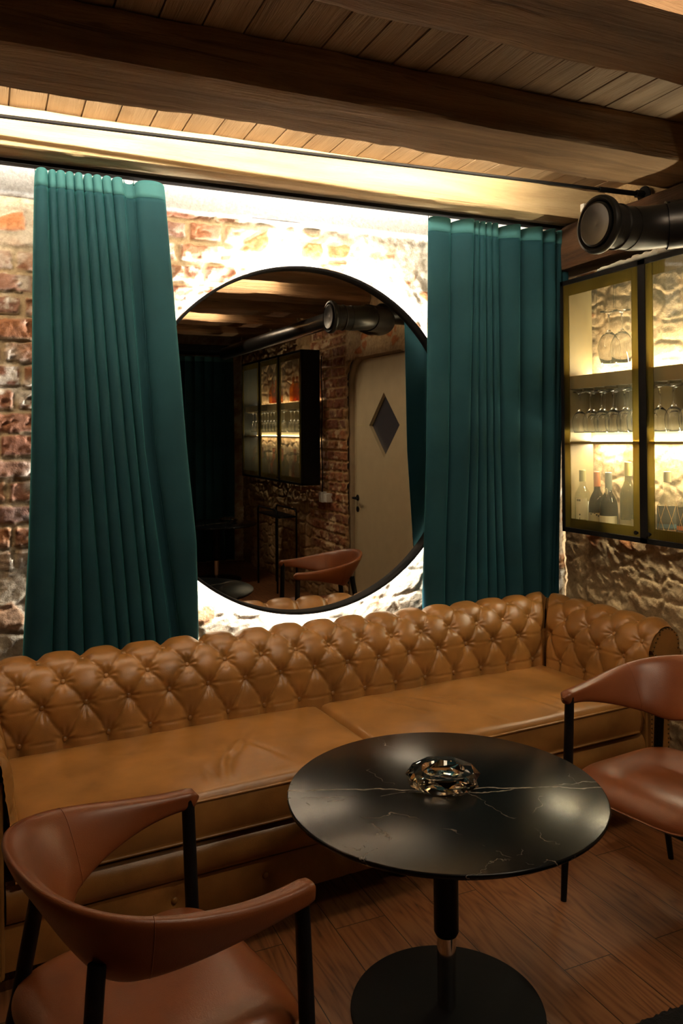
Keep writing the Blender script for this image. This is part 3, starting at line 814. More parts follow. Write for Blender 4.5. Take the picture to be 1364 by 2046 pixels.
# outer shell behind the roll and below
bm = bmesh.new()
yb = SD+.188
add_box(bm, -SW-.17, SD+.03, .07, SW+.17, yb, .63, .01)
bm_obj('back_frame', bm, M_sofa, sofa, smooth=False)
for sgn in (1, -1):
    bm = bmesh.new(); x0, x1 = sorted((sgn*(SW+.025), sgn*(SW+.165)))
    add_box(bm, x0, -.015, .07, x1, SD+.1, .62, .008)
    bm_obj('arm_frame', bm, M_sofa, sofa)
    # front facing with scroll top
    pts2 = [(PR[j][0], PR[j][1]) for j in range(12, len(PR), 5)]
    poly = [(.035, .08), (.035, .40)] + [(p+.010+.018*(0 if z > .66 else 1), z-.006) for p, z in pts2 if z > .44] + [(.150, .60), (.145, .40), (.145, .08)]
    bm = bmesh.new()
    lo = [bm.verts.new((sgn*(SW+p), -.030, z)) for p, z in poly]; hi = [bm.verts.new((sgn*(SW+p), -.005, z)) for p, z in poly]
    bm.faces.new(lo); bm.faces.new(hi[::-1])
    for i in range(len(poly)): bm.faces.new((lo[i], hi[i], hi[(i+1) % len(poly)], lo[(i+1) % len(poly)]))
    fp = bm_obj('front_facing', bm, M_sofa, sofa)
    bm = bmesh.new()
    for a, c in zip(poly, poly[1:]):
        L_ = math.dist(a, c); nn_ = max(1, int(L_/.018))
        for i in range(nn_):
            f_ = i/nn_
            cxx = sum(p for p, z in poly)/len(poly)
            px_ = a[0]+(c[0]-a[0])*f_; pz_ = a[1]+(c[1]-a[1])*f_
            px_ += .007*(1 if px_ < .09 else -1)
            r_ = bmesh.ops.create_icosphere(bm, subdivisions=1, radius=.005)
            for q in r_['verts']: q.co = Vector((sgn*(SW+px_)+q.co.x, -.031+q.co.y*.6, pz_+q.co.z))
    o = bm_obj('nail_trim', bm, M_nail, fp, smooth=True)
# deck, front rail roll and lower panel
box('deck', (-SW-.02, .02, .20), (SW+.02, SD+.05, .325), M_sofa, sofa)
bm = bmesh.new(); prr = []
n = 16
V = []; nu = 120
for i in range(nu):
    x_ = -SW-.02+(2*SW+.04)*i/(nu-1)
    for j in range(n):
        a = -PI/2+PI*j/(n-1)
        V.append((x_, .03-.045*math.cos(a)-.003*float(vn(np.array([x_*9.]), np.array([a*2]), np.array([1.]))[0]), .262+.058*math.sin(a)))
mesh_obj('front_rail', V, grid_faces(nu, n), M_sofa, sofa, smooth=True)
V = []; nz = 30; nu = 200
bx = [-1.05+.30*k_ for k_ in range(8)]
for i in range(nu):
    x_ = -SW-.03+(2*SW+.06)*i/(nu-1)
    for j in range(nz):
        z_ = .075+(.205-.075)*j/(nz-1)
        d_ = min(abs(x_-b_) for b_ in bx)
        dip = .014*math.exp(-((d_/.03)**2+((z_-.145)/.03)**2)) + .006*math.exp(-(d_/.006)**2)*(1 if z_ > 0 else 0)
        V.append((x_, .012+dip-.006*math.sin(PI*j/(nz-1)), z_))
mesh_obj('front_panel', V, grid_faces(nu, nz), M_sofa, sofa, smooth=True)
for b_ in bx: put_button((b_, .018, .145), (0, -1, 0))
for fx in (-1.30, -.42, .08, 1.30):
    for fy in ((.05, .62) if abs(fx) > 1 else (.05,)):
        lathe('bun_foot', [(.012, 0), (.026, .006), (.033, .03), (.030, .05), (.020, .062), (.024, .075)], M_black_wood, sofa, 20, Matrix.Translation((fx, fy, 0)))
# seat cushions
def cushion(x0, x1, seed):
    nx, ny = 110, 64
    y0, y1 = -.012, SD+.01
    ztop, zbot = .466, .328
    V = []
    def se(t, k): return (1-abs(2*t-1)**k)
    for i in range(nx):
        for j in range(ny):
            a, c = i/(nx-1), j/(ny-1)
            x_ = x0+(x1-x0)*a; y_ = y0+(y1-y0)*c
            ex = min(x_-x0, x1-x_); ey = min(y_-y0, y1-y_)
            r_ = .022
            dr = 0
            for e_ in (ex, ey):
                if e_ < r_: dr += r_-math.sqrt(max(0, r_*r_-(r_-e_)**2))
            crown = .016*(se(a, 2.4)**.6)*(se(c, 2.4)**.6)
            X_, Y_ = np.array([x_*3.1+seed]), np.array([y_*3.1])
            w_ = .018*(fbm(X_, Y_, np.array([seed*1.]), 2)[0]-.5)
            # creases gathered near the front edge
            cr = 0
            for cx, cy, an, ln, am in CR:
                dx, dy = x_-cx, y_-cy
                ll = dx*math.cos(an)+dy*math.sin(an); tt = -dx*math.sin(an)+dy*math.cos(an)
                cr += .6*am*math.exp(-(tt/.010)**2-(ll/ln)**2) - am*.6*math.exp(-((tt-.022)/.014)**2-(ll/ln)**2)
            edge_soft = float(sm(0, .05, min(ex, ey)))
            V.append((x_, y_, ztop-dr*.9+crown+(w_-cr)*edge_soft))
    F = grid_faces(nx, ny)
    # sides
    nb = 7; base = len(V)
    ring = [(i, 0) for i in range(nx)]+[(nx-1, j) for j in range(1, ny)]+[(i, ny-1) for i in range(nx-2, -1, -1)]+[(0, j) for j in range(ny-2, 0, -1)]
    prev = [i*ny+j for i, j in ring]
    cx, cy = (x0+x1)/2, (y0+y1)/2
    for k_ in range(1, nb+1):
        f_ = k_/nb; cur = []
        for i, j in ring:
            vx, vy, vz = V[i*ny+j]
            zz_ = vz+(zbot-vz)*f_
            bul = .010*math.sin(PI*f_)
            nx_ = (1 if i == nx-1 else -1 if i == 0 else 0); ny_ = (1 if j == ny-1 else -1 if j == 0 else 0)
            cur.append(len(V)); V.append((vx+nx_*bul, vy+ny_*bul, zz_))
        for q in range(len(ring)):
            q2 = (q+1) % len(ring); F.append((prev[q], cur[q], cur[q2], prev[q2]))
        prev = cur
    F.append(tuple(prev))
    o = mesh_obj('seat_cushion', V, F, M_sofa_seat, sofa, smooth=True)
    # piping along top and bottom of the box
    bm = bmesh.new()
    for zf, zo in ((0, .001), (1, 0)):
        loop = []
        for (i, j) in ring[::2]:
            vx, vy, vz = V[i*ny+j]
            nx_ = (1 if i == nx-1 else -1 if i == 0 else 0); ny_ = (1 if j == ny-1 else -1 if j == 0 else 0)
            loop.append((vx+nx_*.002, vy+ny_*.002, (vz+zo) if zf == 0 else zbot+.004))
        loop.append(loop[0]); add_tube(bm, loop, .0042, 8, cap=False)
    bm_obj('piping', bm, M_sofa_seat, o, smooth=True)
CR = [(-.52, .16, 1.25, .13, .010), (-.46, .24, .9, .11, .008), (-.38, .22, 1.9, .10, .008), (-.60, .08, 1.5, .06, .006), (-.9, .06, 1.4, .05, .004), (-.2, .05, 1.2, .05, .004)]
cushion(-SW+.005, -.004, 3)
CR = [(.30, .40, 1.9, .12, .007), (.42, .36, 2.1, .12, .007), (.52, .33, 2.3, .10, .005), (.80, .12, 1.9, .08, .006), (.90, .10, 1.8, .07, .004), (.55, .08, 2.0, .06, .004)]
cushion(.004, SW-.005, 8)

# ------------------------------------------------------------------ round bar table
def make_table(loc, label, group=None):
    t = empty('round_table', loc, 0, label, 'table', group)
    lathe('table_top', [(0, .582), (.408, .582), (.422, .584), (.429, .590), (.430, .5955), (.430, .597), (.4285, .599), (.426, .600), (0, .600)], M_marble, t, 128, cap=False)
    lathe('support_plate', [(0, .574), (.14, .574), (.14, .582), (0, .582)], M_blackmetal, t, 40, cap=False)
    lathe('sleeve', [(.0, .202), (.020, .202), (.029, .206), (.034, .216), (.034, .574)], M_blackmetal, t, 40, cap=False)
    lathe('column', [(.026, .012), (.026, .215)], M_chrome, t, 40, cap=False)
    lathe('base_disc', [(.0, .0), (.262, .0), (.264, .003), (.262, .009), (.255, .012), (0, .014)], M_black, t, 96, cap=False)
    return t
TB = (1.138, 1.887, 0)
make_table(TB, 'round black marble-topped pedestal table in front of the tan sofa')
make_table((2.25, -1.48, 0), 'dim round black table reflected in the lower left of the mirror')
def ashtray(loc, rz, label):
    t = empty('glass_ashtray', loc, rz, label, 'ashtray', None)
    bm = bmesh.new(); n = 8
    def ring(r, z, off, n_=n, sq=0): return [bm.verts.new((r*math.cos(2*PI*(i+off)/n_), r*math.sin(2*PI*(i+off)/n_), z)) for i in range(n_)]
    R0 = ring(.080, .0005, 0); R1 = ring(.100, .012, .5); R2 = ring(.104, .031, 0); R3 = ring(.088, .046, .5)
    def tri(a, c, flip):
        for i in range(n):
            if flip: bm.faces.new((a[i], a[(i+1) % n], c[i])); bm.faces.new((a[(i+1) % n], c[(i+1) % n], c[i]))
            else: bm.faces.new((a[i], c[(i) % n], c[i-1])); bm.faces.new((a[i], a[(i+1) % n], c[i]))
    tri(R0, R1, False); tri(R1, R2, True); tri(R2, R3, False)
    n2 = 40
    I1 = [bm.verts.new((.060*math.cos(2*PI*i/n2), .060*math.sin(2*PI*i/n2), .0455)) for i in range(n2)]
    I2 = [bm.verts.new((.054*math.cos(2*PI*i/n2), .054*math.sin(2*PI*i/n2), .018)) for i in range(n2)]
    I3 = [bm.verts.new((.040*math.cos(2*PI*i/n2), .040*math.sin(2*PI*i/n2), .013)) for i in range(n2)]
    # rim from the 10-gon to the round bowl
    for i in range(n):
        for k_ in range(5):
            bm.faces.new((R3[i], I1[(i*5+k_+1) % n2], I1[(i*5+k_) % n2]))
        bm.faces.new((R3[i], R3[(i+1) % n], I1[(i*5+5) % n2]))
    for a, c in ((I1, I2), (I2, I3)):
        for i in range(n2): bm.faces.new((a[i], a[(i+1) % n2], c[(i+1) % n2], c[i]))
    bm.faces.new(I3); bm.faces.new(R0[::-1])
    o = bm_obj('bowl', bm, M_crystal, t)
    return t
ashtray((1.147, 1.912, .6012), .35, 'heavy faceted crystal ashtray on the black marble table by the sofa')
ashtray((2.42, -1.60, .6012), .1, 'small bright crystal ashtray on the dim table reflected in the mirror')

# ------------------------------------------------------------------ armchairs
def make_chair(loc, rz, label, group='cognac leather armchairs'):
    t = empty('armchair', loc, rz, label, 'chair', group)
    # curved back and arm band
    n = 96
    cp = [(.235, .252), (.16, .262), (.06, .272), (-.06, .270), (-.16, .240), (-.235, .165), (-.268, .06)]
    cp = cp+[(-.268, -.06)]+[(x_, -y_) for x_, y_ in cp[-2::-1]]
    P = np.array(cp)
    for _ in range(3):
        Q = [P[0]]
        for a, c in zip(P, P[1:]): Q += [a*.75+c*.25, a*.25+c*.75]
        Q.append(P[-1]); P = np.array(Q)
    L_ = np.concatenate([[0], np.cumsum(np.linalg.norm(np.diff(P, axis=0), axis=1))]); s = np.linspace(0, L_[-1], n)
    P = np.stack([np.interp(s, L_, P[:, 0]), np.interp(s, L_, P[:, 1])], 1)
    T_ = np.gradient(P, axis=0); T_ /= np.linalg.norm(T_, axis=1)[:, None]
    out = np.stack([T_[:, 1], -T_[:, 0]], 1)
    # make sure it points outward
    if (out[n//2] @ P[n//2]) < 0: out = -out
    K = 28; V = []
    for i in range(n):
        q = abs(2*i/(n-1)-1)             # 1 at the tips, 0 at the back
        bk = 1-float(sm(.18, .96, q))
        top = .702+.088*(1-float(sm(.0, .95, q)))
        hgt = .046+.155*bk
        thk = .032+.010*q+.010*math.sin(PI*min(q*1.1, 1))**2
        wid = .050-.006*bk               # width of the rounded top rim
        endf = 1.0
        dd = (1-q)*L_[-1]/2
        if dd < .026: endf = math.sqrt(max(0.02, 1-((.026-dd)/.026)**2))
        lean = .115*bk                   # the back leans outward at the top
        for k_ in range(K):
            a = 2*PI*k_/K
            ca, sa = math.cos(a), math.sin(a)
            zz_ = -1 if sa < 0 else 1
            sx_ = (abs(ca)**.75)*(1 if ca > 0 else -1); sz_ = (abs(sa)**.75)*zz_
            vz = sz_*hgt/2               # -h/2..h/2
            f_ = (vz/hgt+.5)
            half = (thk*.5)+(wid-thk)*.5*float(sm(.55, 1.0, np.array(1-(hgt*(1-f_))/max(hgt, .05))))
            off = sx_*half*endf + lean*(f_-1)
            cz = top-hgt/2
            V.append((P[i][0]+out[i][0]*off, P[i][1]+out[i][1]*off, cz+vz*(endf if hgt < .08 else 1)))
    F = []
    for i in range(n-1):
        for k_ in range(K): F.append((i*K+k_, (i+1)*K+k_, (i+1)*K+(k_+1) % K, i*K+(k_+1) % K))
    F.append(tuple(range(K))); F.append(tuple(range((n-1)*K, n*K)))
    o = mesh_obj('backrest', V, F, M_chair, t, smooth=True)
    # seam lines where the back meets the arms
    for i in (int(n*.26), int(n*.74)):
        bm = bmesh.new()
        lp = [Vector(V[i*K+k_]) for k_ in range(K)]
        c0 = sum(lp, Vector())/K
        lp = [c0+(p-c0)*1.0 for p in lp]; lp.append(lp[0])
        add_tube(bm, lp, .0011, 5, cap=False)
        bm_obj('seam', bm, M_chair, o, smooth=True)
    # seat pad
    nr, na = 26, 72; V = []; F = []
    def rim(a, f_):
        ca, sa = math.cos(a), math.sin(a); k_ = .42
        x_ = (abs(ca)**k_)*(1 if ca > 0 else -1)*.248; y_ = (abs(sa)**k_)*(1 if sa > 0 else -1)*.238
        y_ *= 1+.05*(x_/.248); 
        return x_*f_+.005, y_*f_
    for i in range(nr):
        f_ = math.sin(PI/2*i/(nr-1))
        for j in range(na):
            x_, y_ = rim(2*PI*j/na, f_)
            z_ = .418+.045*(1-f_**7)**.5 - .012*math.exp(-((x_+.03)/.13)**2-(y_/.13)**2) - .022*max(0, (x_-.12)/.13)**2
            V.append((x_, y_, z_))
    for i in range(nr-1, -1, -3):
        f_ = math.sin(PI/2*i/(nr-1))*1.0
        for j in range(na):
            x_, y_ = rim(2*PI*j/na, f_)
            V.append((x_, y_, .418-.022*(1-f_**5)**.5 - .022*max(0, (x_-.12)/.13)**2))
    rows_ = len(V)//na
    for i in range(rows_-1):
        for j in range(na): F.append((i*na+j, i*na+(j+1) % na, (i+1)*na+(j+1) % na, (i+1)*na+j))
    mesh_obj('seat', V, F, M_chair, t, smooth=True)
    bm = bmesh.new()
    for p in (((-.20, -.205), (.20, -.225)), ((-.20, .205), (.20, .225)), ((.20, -.225), (.20, .225)), ((-.20, -.205), (-.20, .205))):
        a, c = p
        add_tube(bm, [(a[0], a[1], .378), (c[0], c[1], .378)], .012, 8)
    bm_obj('seat_frame', bm, M_black_wood, t, smooth=True, angle=math.radians(50))
    for sg in (1, -1):
        tube('leg', [(.205, sg*.250, .684), (.215, sg*.252, .40), (.235, sg*.258, .0)], [.0155, .0165, .010], M_black_wood, t, 16)
        tube('leg', [(-.170, sg*.168, .645), (-.205, sg*.205, .40), (-.300, sg*.222, .0)], [.0165, .0165, .010], M_black_wood, t, 16)
    return t
make_chair((.300, 1.660, 0), math.radians(12.6), 'brown leather armchair in the lower left corner, its curved back to the viewer')
make_chair((2.035, 1.945, 0), math.radians(189), 'brown leather armchair cut by the right edge, in front of the sofa arm')
c3 = make_chair((1.72, -1.93, 0), math.radians(50), 'dim brown armchair behind the reflected table, seen in the mirror')

# ------------------------------------------------------------------ drinks cabinets
FX = 2.68
glass_proto = {}
def wine_glass_mesh(kind):
    # hanging upside down: foot on top (z=0), bowl opening downwards
    if kind == 'big': pr = [(.0, 0), (.042, -.001), (.042, -.003), (.012, -.010), (.0045, -.018), (.0042, -.085), (.010, -.095), (.034, -.118), (.050, -.150), (.054, -.180), (.048, -.220), (.038, -.250)]
    else: pr = [(.0, 0), (.034, -.001), (.034, -.003), (.010, -.009), (.004, -.016), (.0038, -.085), (.008, -.094), (.026, -.112), (.037, -.138), (.0385, -.160), (.034, -.190), (.030, -.208)]
    P = np.array(pr)
    k0 = next(i for i, p in enumerate(pr) if p[0] > .005 and i > 4)
    inner = [(max(r_-.0014, .0), z_-.0012) for r_, z_ in pr[k0:]][::-1]
    inner[0] = (pr[-1][0]-.0012, pr[-1][1]); inner[-1] = (0, pr[k0][1]-.004)
    top = [(0, .0012), (pr[1][0], .0002)]
    bm = bmesh.new(); add_lathe(bm, top+pr[1:]+inner, 32, cap=False)
    bmesh.ops.remove_doubles(bm, verts=bm.verts, dist=1e-6)
    return bm
def make_cabinet(y0, y1, nd, label, full):
    z0, z1 = 1.08, 2.345
    t = empty('drinks_cabinet', (XW, (y0+y1)/2, z0), 0, label, 'cabinet', 'lit drinks cabinets on the right wall')
    oy = (y0+y1)/2
    def L(x, y, z): return (x-XW, y-oy, z-z0)
    def bxx(name, a, c, mat, parent=t, bev=0): return box(name, L(*a), L(*c), mat, parent, bev)
    bk = XW-.035
    bm = bmesh.new()
    add_box(bm, *L(FX, y0, z1-.02), *L(bk, y1, z1)); add_box(bm, *L(FX, y0, z0), *L(bk, y1, z0+.02))
    bm_obj('carcass', bm, M_cablack, t)
    bxx('side_panel', (FX+.02, y0, z0+.02), (bk, y0+.02, z1-.02), M_cablack); bxx('side_panel', (FX+.02, y1-.012, z0+.02), (bk, y1, z1-.02), M_cablack); bxx('side_lining', (FX+.02, y1-.02, z0+.02), (bk, y1-.0125, z1-.02), M_cabwood)
    # front frame
    st = .033; pitch = (y1-y0-st)/nd
    bm = bmesh.new()
    for k_ in range(nd+1):
        yy = y0+pitch*k_; ww = st if 0 < k_ < nd else st*.6
        if k_ == 0: a_, c_ = y0, y0+ww
        elif k_ == nd: a_, c_ = y1-ww, y1
        else: a_, c_ = yy-.005, yy+st+.005
        add_box(bm, *L(FX-.002, a_, z0), *L(FX+.018, c_, z1))
    add_box(bm, *L(FX-.002, y0, z1-.022), *L(FX+.018, y1, z1)); add_box(bm, *L(FX-.002, y0, z0), *L(FX+.018, y1, z0+.022))
    bm_obj('front_frame', bm, M_cablack, t)
    # divider walls stay open; shelves
    bxx('middle_back', (bk-.012, y0+.02, 1.534), (bk-.004, y1-.02, 1.80), M_cabwood)
    for zz_, th in ((1.80, .065), (1.522, .012)):
        sh = bxx('shelf', (FX+.035, y0+.02, zz_), (bk-.004, y1-.02, zz_+th), M_cabwood)
    # stemware rails under the upper shelf
    bm = bmesh.new()
    yy = y0+.06
    while yy < y1-.04:
        add_box(bm, *L(FX+.05, yy-.006, 1.787), *L(bk-.02, yy+.006, 1.80)); yy += .078
    bm_obj('stemware_rail', bm, M_cabwood, t)
    # LED strips
    for zz_, s_ in ((1.522+.013, 1), (1.866, 1), (1.522-.001, -1)):
        bm = bmesh.new()
        x_a, x_b = bk-.018, bk-.006
        if s_ == 1 and zz_ < 1.7: x_a = bk-.030
        q = [bm.verts.new(L(*p)) for p in ((x_a, y0+.03, zz_), (x_b, y0+.03, zz_), (x_b, y1-.03, zz_), (x_a, y1-.03, zz_))]
        bm.faces.new(q)
        bm_obj('led_strip', bm, M_cabled if full else M_cabled2, t)
    # doors
    for k_ in range(nd):
        a_ = y0+pitch*k_+st+.006 if k_ else y0+st*.6+.002
        c_ = y0+pitch*(k_+1)-.006 if k_ < nd-1 else y1-st*.6-.002
        if k_: a_ = y0+pitch*k_+st+.006
        d = empty('door', L(FX, (a_+c_)/2, (z0+z1)/2)); d.parent = t
        hw = (c_-a_)/2; hh = (z1-z0)/2-.024
        bw = .040
        bm = bmesh.new(); 
        add_box(bm, .000, -hw, -hh, .005, -hw+bw, hh); add_box(bm, .000, hw-bw, -hh, .005, hw, hh)
        add_box(bm, .000, -hw+bw, hh-bw*1.4, .005, hw-bw, hh); add_box(bm, .000, -hw+bw, -hh, .005, hw-bw, -hh+bw*1.15)
        bm_obj('mesh_border', bm, M_mesh, d)
        bm = bmesh.new(); vv = [bm.verts.new(p) for p in ((.003, -hw+bw, -hh+bw*1.15), (.003, hw-bw, -hh+bw*1.15), (.003, hw-bw, hh-bw*1.4), (.003, -hw+bw, hh-bw*1.4))]
        bm.faces.new(vv); bm_obj('pane', bm, M_pane, d)
        ky = (-hw+.016) if (k_ % 2 == (nd-1) % 2) else (hw-.016)
        lathe('knob', [(.0, -.014), (.009, -.014), (.010, -.010), (.006, -.006), (.006, .0)], M_black, d, 16, Matrix.Translation((0, ky, -hh+.020)) @ Matrix.Rotation(PI/2, 4, 'Y'))
    return t
cabA = make_cabinet(2.165, 3.266, 2, 'black drinks cabinet with gold-bordered glass doors beside the right curtain', True)
cabB = make_cabinet(-1.93, -.055, 3, 'black three-door drinks cabinet seen only as a reflection in the mirror', False)

# stemware: one of each size, then copies
def hang_glasses(proto, spots, ztop, labelf, group):
    for i, (x_, y_) in enumerate(spots):
        if i == 0: o = proto
        else: o = proto.copy(); C.objects.link(o)
        o.location = (x_, y_, ztop); tag(o, labelf(i), 'glass', group)
g1 = bm_obj('wine_glass', wine_glass_mesh('small'), M_stemglass, None, smooth=True)
yA = [3.215, 3.138, 3.060, 2.982, 2.905, 2.84, 2.69, 2.612, 2.534, 2.456, 2.378, 2.30]
spots = [(2.755, y_) for y_ in yA]+[(2.835, y_-.012) for y_ in yA]
def lg(i):
    row = 'front' if i < 12 else 'rear'; j = i % 12
    dr = 'left-hand' if j < 6 else 'right-hand'
    od = ['first', 'second', 'third', 'fourth', 'fifth', 'sixth'][j % 6]
    return f'upside-down wine glass, {od} from the left in the {row} row behind the {dr} door'
hang_glasses(g1, spots, 1.786, lg, 'wine glasses hanging in the cabinet')
g2 = bm_obj('wine_glass', wine_glass_mesh('big'), M_stemglass, None, smooth=True)
hang_glasses(g2, [(2.77, 3.02), (2.80, 2.965)], 2.165,
             lambda i: ['large balloon glass hanging in the cabinet top, left of the pair', 'large balloon glass hanging in the cabinet top, right of the pair'][i], 'balloon glasses')
gr_ = empty('glass_rack', (2.80, 3.0, 2.17), 0, 'thin rack holding the two balloon glasses in the cabinet top', 'rack')
bm = bmesh.new()
for y_ in (3.05, 2.99, 2.935): add_tube(bm, [(-.08, y_-3.0, 0), (.045, y_-3.0, 0)], .002, 6)
for x_, y_ in ((-.078, 3.05), (-.078, 2.935), (.043, 3.05), (.043, 2.935)): add_tube(bm, [(x_, y_-3.0, 0), (x_, y_-3.0, .150)], .002, 6)
bm_obj('rack_wire', bm, M_stem, gr_)
sp = [(2.76, -1.75+.1*i) for i in range(17)]
g3 = g1.copy(); C.objects.link(g3)
hang_glasses(g3, [s_ for s_ in sp if all(abs(s_[1]-d_) > .03 for d_ in (-1.29, -.66))], 1.786, lambda i: 'tiny upside-down wine glass behind the %s door of the reflected cabinet' % ['left', 'left', 'left', 'left', 'middle', 'middle', 'middle', 'middle', 'middle', 'middle', 'right', 'right', 'right', 'right', 'right', 'right'][min(i, 15)], 'glasses in the reflected cabinet')

def rdoor(y_): return 'left' if y_ < -1.29 else 'middle' if y_ < -.66 else 'right'
# bottles
def bottle(loc, H_, r, neck, glass, cap, capcol, labels, label, liquid=None, group='bottles in the cabinet', extra=None):
    t = empty('bottle', loc, 0, label, 'bottle', group)
    sh = H_*.62 if neck == 'wine' else H_*.60
    if neck == 'bulb':
        pr = [(0, 0), (r*.95, 0), (r, .006), (r, H_*.40), (r*.93, H_*.50), (r*.66, H_*.60), (r*.40, H_*.67), (.0145, H_*.72), (.014, H_*.97)]
    else:
        pr = [(0, 0), (r*.95, 0), (r, .006), (r, sh*.88), (r*.92, sh*.97), (r*.62, sh*1.08), (.016, sh*1.18), (.0145, H_*.80), (.0145, H_*.97)]
    lathe('glass_body', pr, glass, t, 28, cap=False)
    cl = cap
    lathe('cap', [(.0155, H_*(1-cl)), (.0165, H_*(1-cl)+.001), (.0165, H_-.002), (.014, H_), (0, H_)], CAP[capcol], t, 20, cap=False)
    for z_a, z_b, rr, mt, a0, a1 in labels:
        n_ = 16; V = []
        for i in range(n_+1):
            a = a0+(a1-a0)*i/n_
            for z_ in (z_a, z_b): V.append(((r*rr+.0008)*math.cos(a), (r*rr+.0008)*math.sin(a), z_))
        F = [(2*i, 2*i+2, 2*i+3, 2*i+1) for i in range(n_)]
        mesh_obj('label_sticker', V, F, LBL[mt], t, smooth=True)
    if liquid: lathe('liquor', [(0, .006), (r-.003, .008), (r-.003, liquid), (0, liquid)], M_amber, t, 24, cap=False)
    return t
FL, FR = PI*.62, PI*1.62     # stickers face the room
zb = 1.1012
def text_marks(parent, r, items, mat, z):
    """short strokes of lettering on a bottle label"""
    bm = bmesh.new()
    for (a, dz, w_, h_) in items:
        a = a
        p = [((r+.0016)*math.cos(a+s*w_/2/r), (r+.0016)*math.sin(a+s*w_/2/r)) for s in (-1, 1)]
        q = [bm.verts.new((p[0][0], p[0][1], z+dz)), bm.verts.new((p[1][0], p[1][1], z+dz)), bm.verts.new((p[1][0], p[1][1], z+dz+h_)), bm.verts.new((p[0][0], p[0][1], z+dz+h_))]
        bm.faces.new(q)
    return bm_obj('label_print', bm, mat, parent)
AM = PI*1.22
b1 = bottle((2.745, 3.19, zb), .290, .040, 'wine', M_clearbottle, .20, 'olive', [(.045, .150, 1, 'cream', AM-.75, AM+.65), (.02, .135, 1, 'white', AM+.8, AM+1.5)],
            'clear bottle with olive cap and cream label, leftmost in the cabinet')
text_marks(b1, .040, [(AM-.5, .09, .005, .010), (AM-.33, .09, .004, .010), (AM-.17, .09, .005, .010), (AM-.2, .02, .007, .008), (AM-.2, .0, .003, .01)], LBL['dark'], .045)
b2 = bottle((2.75, 3.09, zb), .285, .042, 'bulb', M_darkbottle, .26, 'orange', [(.0, .085, 1, 'tan', AM-1.3, AM+1.1)], 'dark bottle with orange capsule behind the left cabinet door')
text_marks(b2, .042, [(AM-.6+.22*i, .075+.008*math.sin(i*1.2), .007, .008) for i in range(5)] + [(AM-.4+.2*i, .03, .008, .002) for i in range(4)], LBL['dark'], .0)
b3 = bottle((2.735, 2.995, zb), .285, .043, 'bulb', M_darkbottle, .30, 'grey', [(.0, .078, 1, 'cream', AM-1.35, AM+1.15)], 'dark bottle with grey capsule and small round neck seal')
lathe('neck_seal', [(0, 0), (.016, 0), (.016, .0015), (0, .0015)], LBL['cream'], b3, 20, Matrix.Translation((-.022, -.010, .195)) @ Matrix.Rotation(-PI/2, 4, 'Y') @ Matrix.Rotation(-.35, 4, 'X'), cap=False)
text_marks(b3, .043, [(AM-.5+.22*i, .04, .007, .003) for i in range(5)] + [(AM-.3+.2*i, .02, .007, .002) for i in range(4)], LBL['dark'], .0)
b4 = bottle((2.80, 2.935, zb), .335, .038, 'wine', M_greenbottle, .20, 'gold', [(.0, .06, 1, 'tan', AM-1.2, AM+1.2)], 'tall olive bottle with gold foil top behind the left cabinet door')
b5 = bottle((2.79, 2.852, zb), .330, .038, 'wine', M_greenbottle, .20, 'cork', [(.0, .07, 1, 'tan', AM-1.2, AM+1.2)], 'tall olive bottle half hidden by the middle post of the cabinet')
for i, y_ in enumerate((2.655, 2.545, 2.44, 2.335)):
    bb = bottle((2.76, y_, zb), .300, .045, 'bulb', M_clearbottle, .16, 'cork', [(.045, .150, 1, 'dark', AM-1.3, AM+1.3), (.052, .070, 1.01, 'teal' if i % 2 == 0 else 'orange', AM-1.2, AM+1.2)],
           ['clear bottle with dark diamond-patterned label, left behind the right-hand door', 'clear bottle with dark label and orange band, cut by the right picture edge',
            'clear spirit bottle with dark label, third behind the right-hand door', 'clear spirit bottle with dark label, fourth behind the right-hand door'][i])
    bm = bmesh.new()
    for a_, c_ in ((-1.1, -.1), (-.1, .9)):
        for s_ in (1, -1):
            pts_ = []
            for k_ in range(9):
                f_ = k_/8; an = AM+a_+(c_-a_)*f_; zz_ = (.02+.14*f_) if s_ > 0 else (.16-.14*f_)
                pts_.append((.0465*math.cos(an), .0465*math.sin(an), zz_))
            add_tube(bm, pts_, .0011, 5)
    bm_obj('label_lines', bm, LBL['copper'], bb)
    lathe('liquor', [(0, .006), (.041, .008), (.041, .040), (0, .040)], M_amber, bb, 24, cap=False)
kk = 0
for y_ in (-1.82, -1.74, -1.66, -1.56, -1.48, -1.39, -1.20, -1.10, -1.01, -.92, -.84, -.75, -.56, -.47, -.38, -.29, -.2):
    kk += 1
    o = lathe('bottle', [(0, 0), (.036, .002), (.037, .15), (.028, .18), (.014, .20), (.014, .25+.03*(kk % 3)), (0, .25+.03*(kk % 3))], [M_greenbottle, M_clearbottle, M_amber][kk % 3], None, 16, cap=False, loc=(2.77, y_, zb))
    tag(o, '%s bottle low behind the %s door of the reflected cabinet' % (['olive', 'clear', 'amber'][kk % 3], rdoor(y_)), 'bottle', '%s bottles behind the %s reflected door' % (['olive', 'clear', 'amber'][kk % 3], rdoor(y_)))
for i, y_ in enumerate((-1.12, -1.02, -.92, -.5, -.4, -.3, -.2)):
    o = lathe('bottle', [(0, 0), (.040, .002), (.041, .13), (.030, .16), (.013, .18), (.013, .24), (0, .24)], M_amber, None, 16, cap=False, loc=(2.77, y_, 1.877))
    tag(o, 'amber liquor bottle on the upper shelf behind the %s reflected door' % rdoor(y_), 'bottle', 'amber bottles on the upper shelf, %s reflected door' % rdoor(y_))

